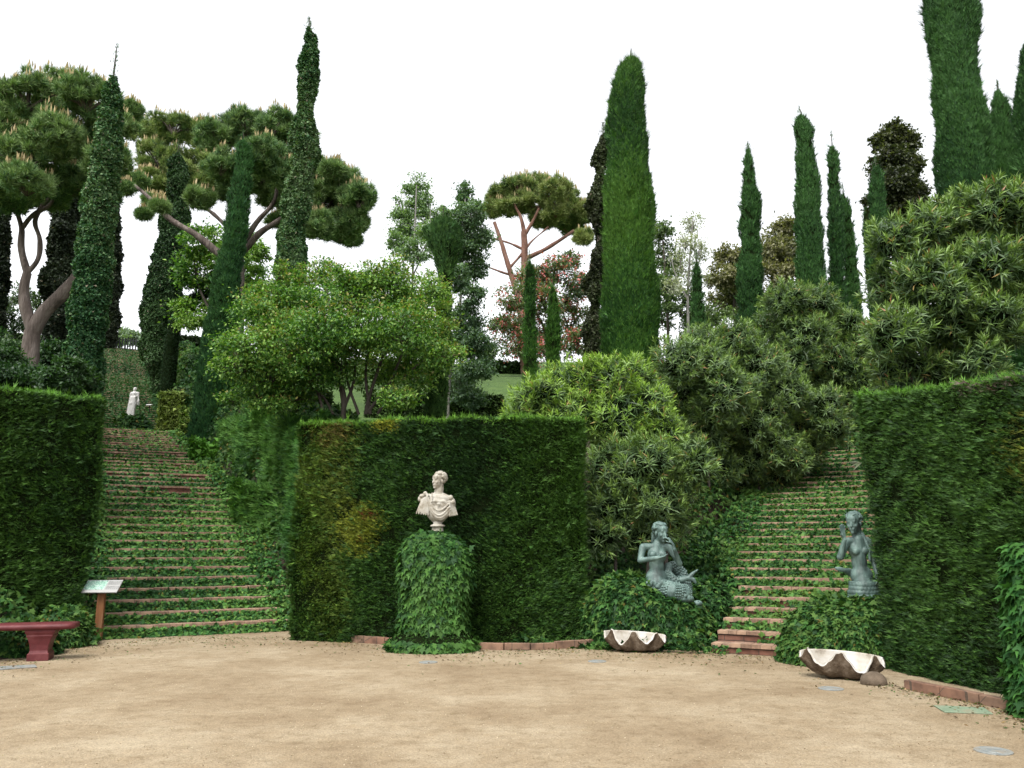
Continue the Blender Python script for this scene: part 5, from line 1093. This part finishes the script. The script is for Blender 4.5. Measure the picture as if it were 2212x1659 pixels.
# ------------------------------------------------------------------ information sign
sg = gnd(211, 1384); sign = thing('information_sign', 'tilted information panel on a wooden post beside the left staircase', 'sign', (sg[0], sg[1], 0), R(4))
bm = bmesh.new(); box_bm(bm, -.062, .062, -.035, .035, 0, .9); po = bm_obj('post', bm, M['wood'], sign, .004)
def flat(name, w_, h_, t_, mat, loc, bev=.003):
    bm = bmesh.new(); box_bm(bm, -w_ / 2, w_ / 2, -h_ / 2, h_ / 2, 0, t_); o = bm_obj(name, bm, mat, sign, bev); o.location = loc; o.rotation_euler = (R(38), 0, 0); return o
pn = flat('panel', .6, .32, .02, M['plate'], (0, -.01, .9))
def onp(o_, u, v, k=.021):   # child of the panel, in its own plane
    o_.parent = pn; o_.rotation_euler = (0, 0, 0); o_.location = (u, v, k)
bm = bmesh.new(); box_bm(bm, -.175, .175, -.115, .115, 0, .002); mp_ = bm_obj('map_print', bm, M['map'], pn); onp(mp_, -.115, .025)
bm = bmesh.new(); g_ = random.Random(2)
for r_ in range(9):
    x = -.11
    if r_ == 4: continue
    while x < .1:
        w_ = g_.uniform(.012, .035); box_bm(bm, x, min(x + w_, .115), .1 - r_ * .024, .1 - r_ * .024 + .007, 0, .0015); x += w_ + .007
tx = bm_obj('text_lines', bm, M['ink'], pn); onp(tx, .19, .01)

# ------------------------------------------------------------------ edging bricks, covers, gate
def edging(label, pts, h=.11, w_=.09, ln=.42):
    P = resamp(np.array(pts), 60); d = np.concatenate([[0], np.cumsum(np.linalg.norm(np.diff(P, axis=0), axis=1))]); tot = d[-1]; bm = bmesh.new(); s = 0; g_ = random.Random(4)
    while s < tot - .05:
        e = min(s + ln - .008, tot); a_ = np.array([np.interp(s, d, P[:, 0]), np.interp(s, d, P[:, 1])]); b_ = np.array([np.interp(e, d, P[:, 0]), np.interp(e, d, P[:, 1])])
        t_ = (b_ - a_) / max(1e-6, np.linalg.norm(b_ - a_)); n_ = np.array([-t_[1], t_[0]]) * w_ / 2; hh = h + g_.uniform(-.012, .008); o_ = n_ / w_ * g_.uniform(-.012, .012) * 2
        lo = [(a_ - n_ + o_), (b_ - n_ + o_), (b_ + n_ + o_), (a_ + n_ + o_)]
        vb = [bm.verts.new((p[0], p[1], -.02)) for p in lo]; vt = [bm.verts.new((p[0], p[1], hh)) for p in lo]
        bm.faces.new(vt); bm.faces.new(vb[::-1])
        for k in range(4): bm.faces.new((vb[k], vb[(k + 1) % 4], vt[(k + 1) % 4], vt[k]))
        s += ln
    o = bm_obj('brick_edging', bm, M['edge'], None, .008); tag(o, label, 'edging'); return o
edging('brick edging along the foot of the centre hedge, left of the bust', [gp(636, 1377), gp(700, 1384), gp(780, 1388), gp(850, 1393)])
edging('brick edging along the foot of the centre hedge, right of the bust', [gp(1035, 1402), gp(1120, 1405), gp(1200, 1402), gp(1285, 1396)])
edging('brick edging along the foot of the right hedge', [gp(1962, 1488), gp(2060, 1508), gp(2165, 1530), gp(2240, 1545)], .11, .1, .5)
def cover(label, px, py, r_, mat='steel'):
    p = gnd(px, py); bm = bmesh.new(); ring_stack(bm, [(r_, 0), (r_, .006), (r_ * .93, .009), (r_ * .72, .009), (r_ * .7, .006), (r_ * .6, .006), (r_ * .58, .01), (.001, .011)], 32)
    o = bm_obj('ground_light', bm, M[mat], None); o.location = (p[0], p[1], .001); tag(o, label, 'ground light', 'round covers set into the gravel'); return o
cover('round steel cover in the gravel in front of the bust', 925, 1431, .13)
cover('round steel cover in the gravel below the second clam shell', 1795, 1488, .14)
cover('round steel cover nearest the lower right corner', 2146, 1623, .14)
cover('dusty round cover in the gravel left of the first clam shell', 1290, 1429, .13)
p = [gnd(2017, 1526), gnd(2125, 1531), gnd(2145, 1544), gnd(2040, 1540)]; bm = bmesh.new(); vb = [bm.verts.new((q[0], q[1], .002)) for q in p]; vt = [bm.verts.new((q[0], q[1], .014)) for q in p]
bm.faces.new(vt); bm.faces.new(vb[::-1]); [bm.faces.new((vb[k], vb[(k + 1) % 4], vt[(k + 1) % 4], vt[k])) for k in range(4)]
tag(bm_obj('cover_plate', bm, M['greenplate'], None, .003), 'pale green metal plate on the gravel before the right hedge', 'cover plate')
p = [gnd(-30, 1443), gnd(75, 1437), gnd(80, 1442), gnd(-30, 1450)]; bm = bmesh.new(); vb = [bm.verts.new((q[0], q[1], .002)) for q in p]; vt = [bm.verts.new((q[0], q[1], .012)) for q in p]
bm.faces.new(vt); bm.faces.new(vb[::-1]); [bm.faces.new((vb[k], vb[(k + 1) % 4], vt[(k + 1) % 4], vt[k])) for k in range(4)]
tag(bm_obj('cover_plate', bm, M['steel'], None, .003), 'grey metal strip in the gravel below the red bench', 'cover plate')
# gate at the top of the left stairs
gs = LSs[-3]; gz = LSz[-3]; gp0 = LS0 + LD * (gs + .3); gate = thing('iron_gate', 'black picket gate across the top of the left staircase', 'gate', (gp0[0], gp0[1], gz), math.atan2(LP[1], LP[0]))
bm = bmesh.new()
for z_ in (.18, .95): box_bm(bm, -1.9, 1.9, -.025, .025, z_, z_ + .07)
bm_obj('rail', bm, M['black'], gate)
for k in range(19):
    x = -1.9 + k * 3.8 / 18; bm = bmesh.new(); box_bm(bm, x - .055, x + .055, -.052, -.027, .02, 1.18)
    bm_obj('picket', bm, M['black'], gate, .006)
# small white plate on the stairs near the statue
wp = at(323, 875, 47); bm = bmesh.new(); box_bm(bm, -.14, .14, -.15, .15, 0, .04); bm_obj_ = bm_obj('stone_slab', bm, M['white'], None, .004); bm_obj_.location = (wp[0], wp[1], wp[2]); bm_obj_.rotation_euler = (R(12), 0, 0); tag(bm_obj_, 'small white slab on the steps right of the standing statue', 'slab')
bm = bmesh.new(); box_bm(bm, -.02, .02, -.02, .02, -.5, 0); bm_obj('post', bm, M['black'], bm_obj_)
# pale fallen palm leaves on the right stairs
f = FM(); c_ = at(1860, 1000, 20.3); n = 5; f.leaves(np.tile(c_, (n, 1)), np.array([(-1, 0, .12), (-1, -.1, -.25), (-.8, .1, -.0), (.9, 0, .1), (-.7, -.2, -.5)]), np.tile([0, -.6, .8], (n, 1)), [.36, .32, .3, .3, .3], .06, 'lance', np.tile([.17, .19, .12], (n, 1)))
tag(f.build('agave_plant', [M['leaf']]), 'few pale pointed agave leaves where the right stairs meet the hedge', 'plant')
print('built', sum(len(o.data.polygons) for o in bpy.data.objects if o.type == 'MESH'))
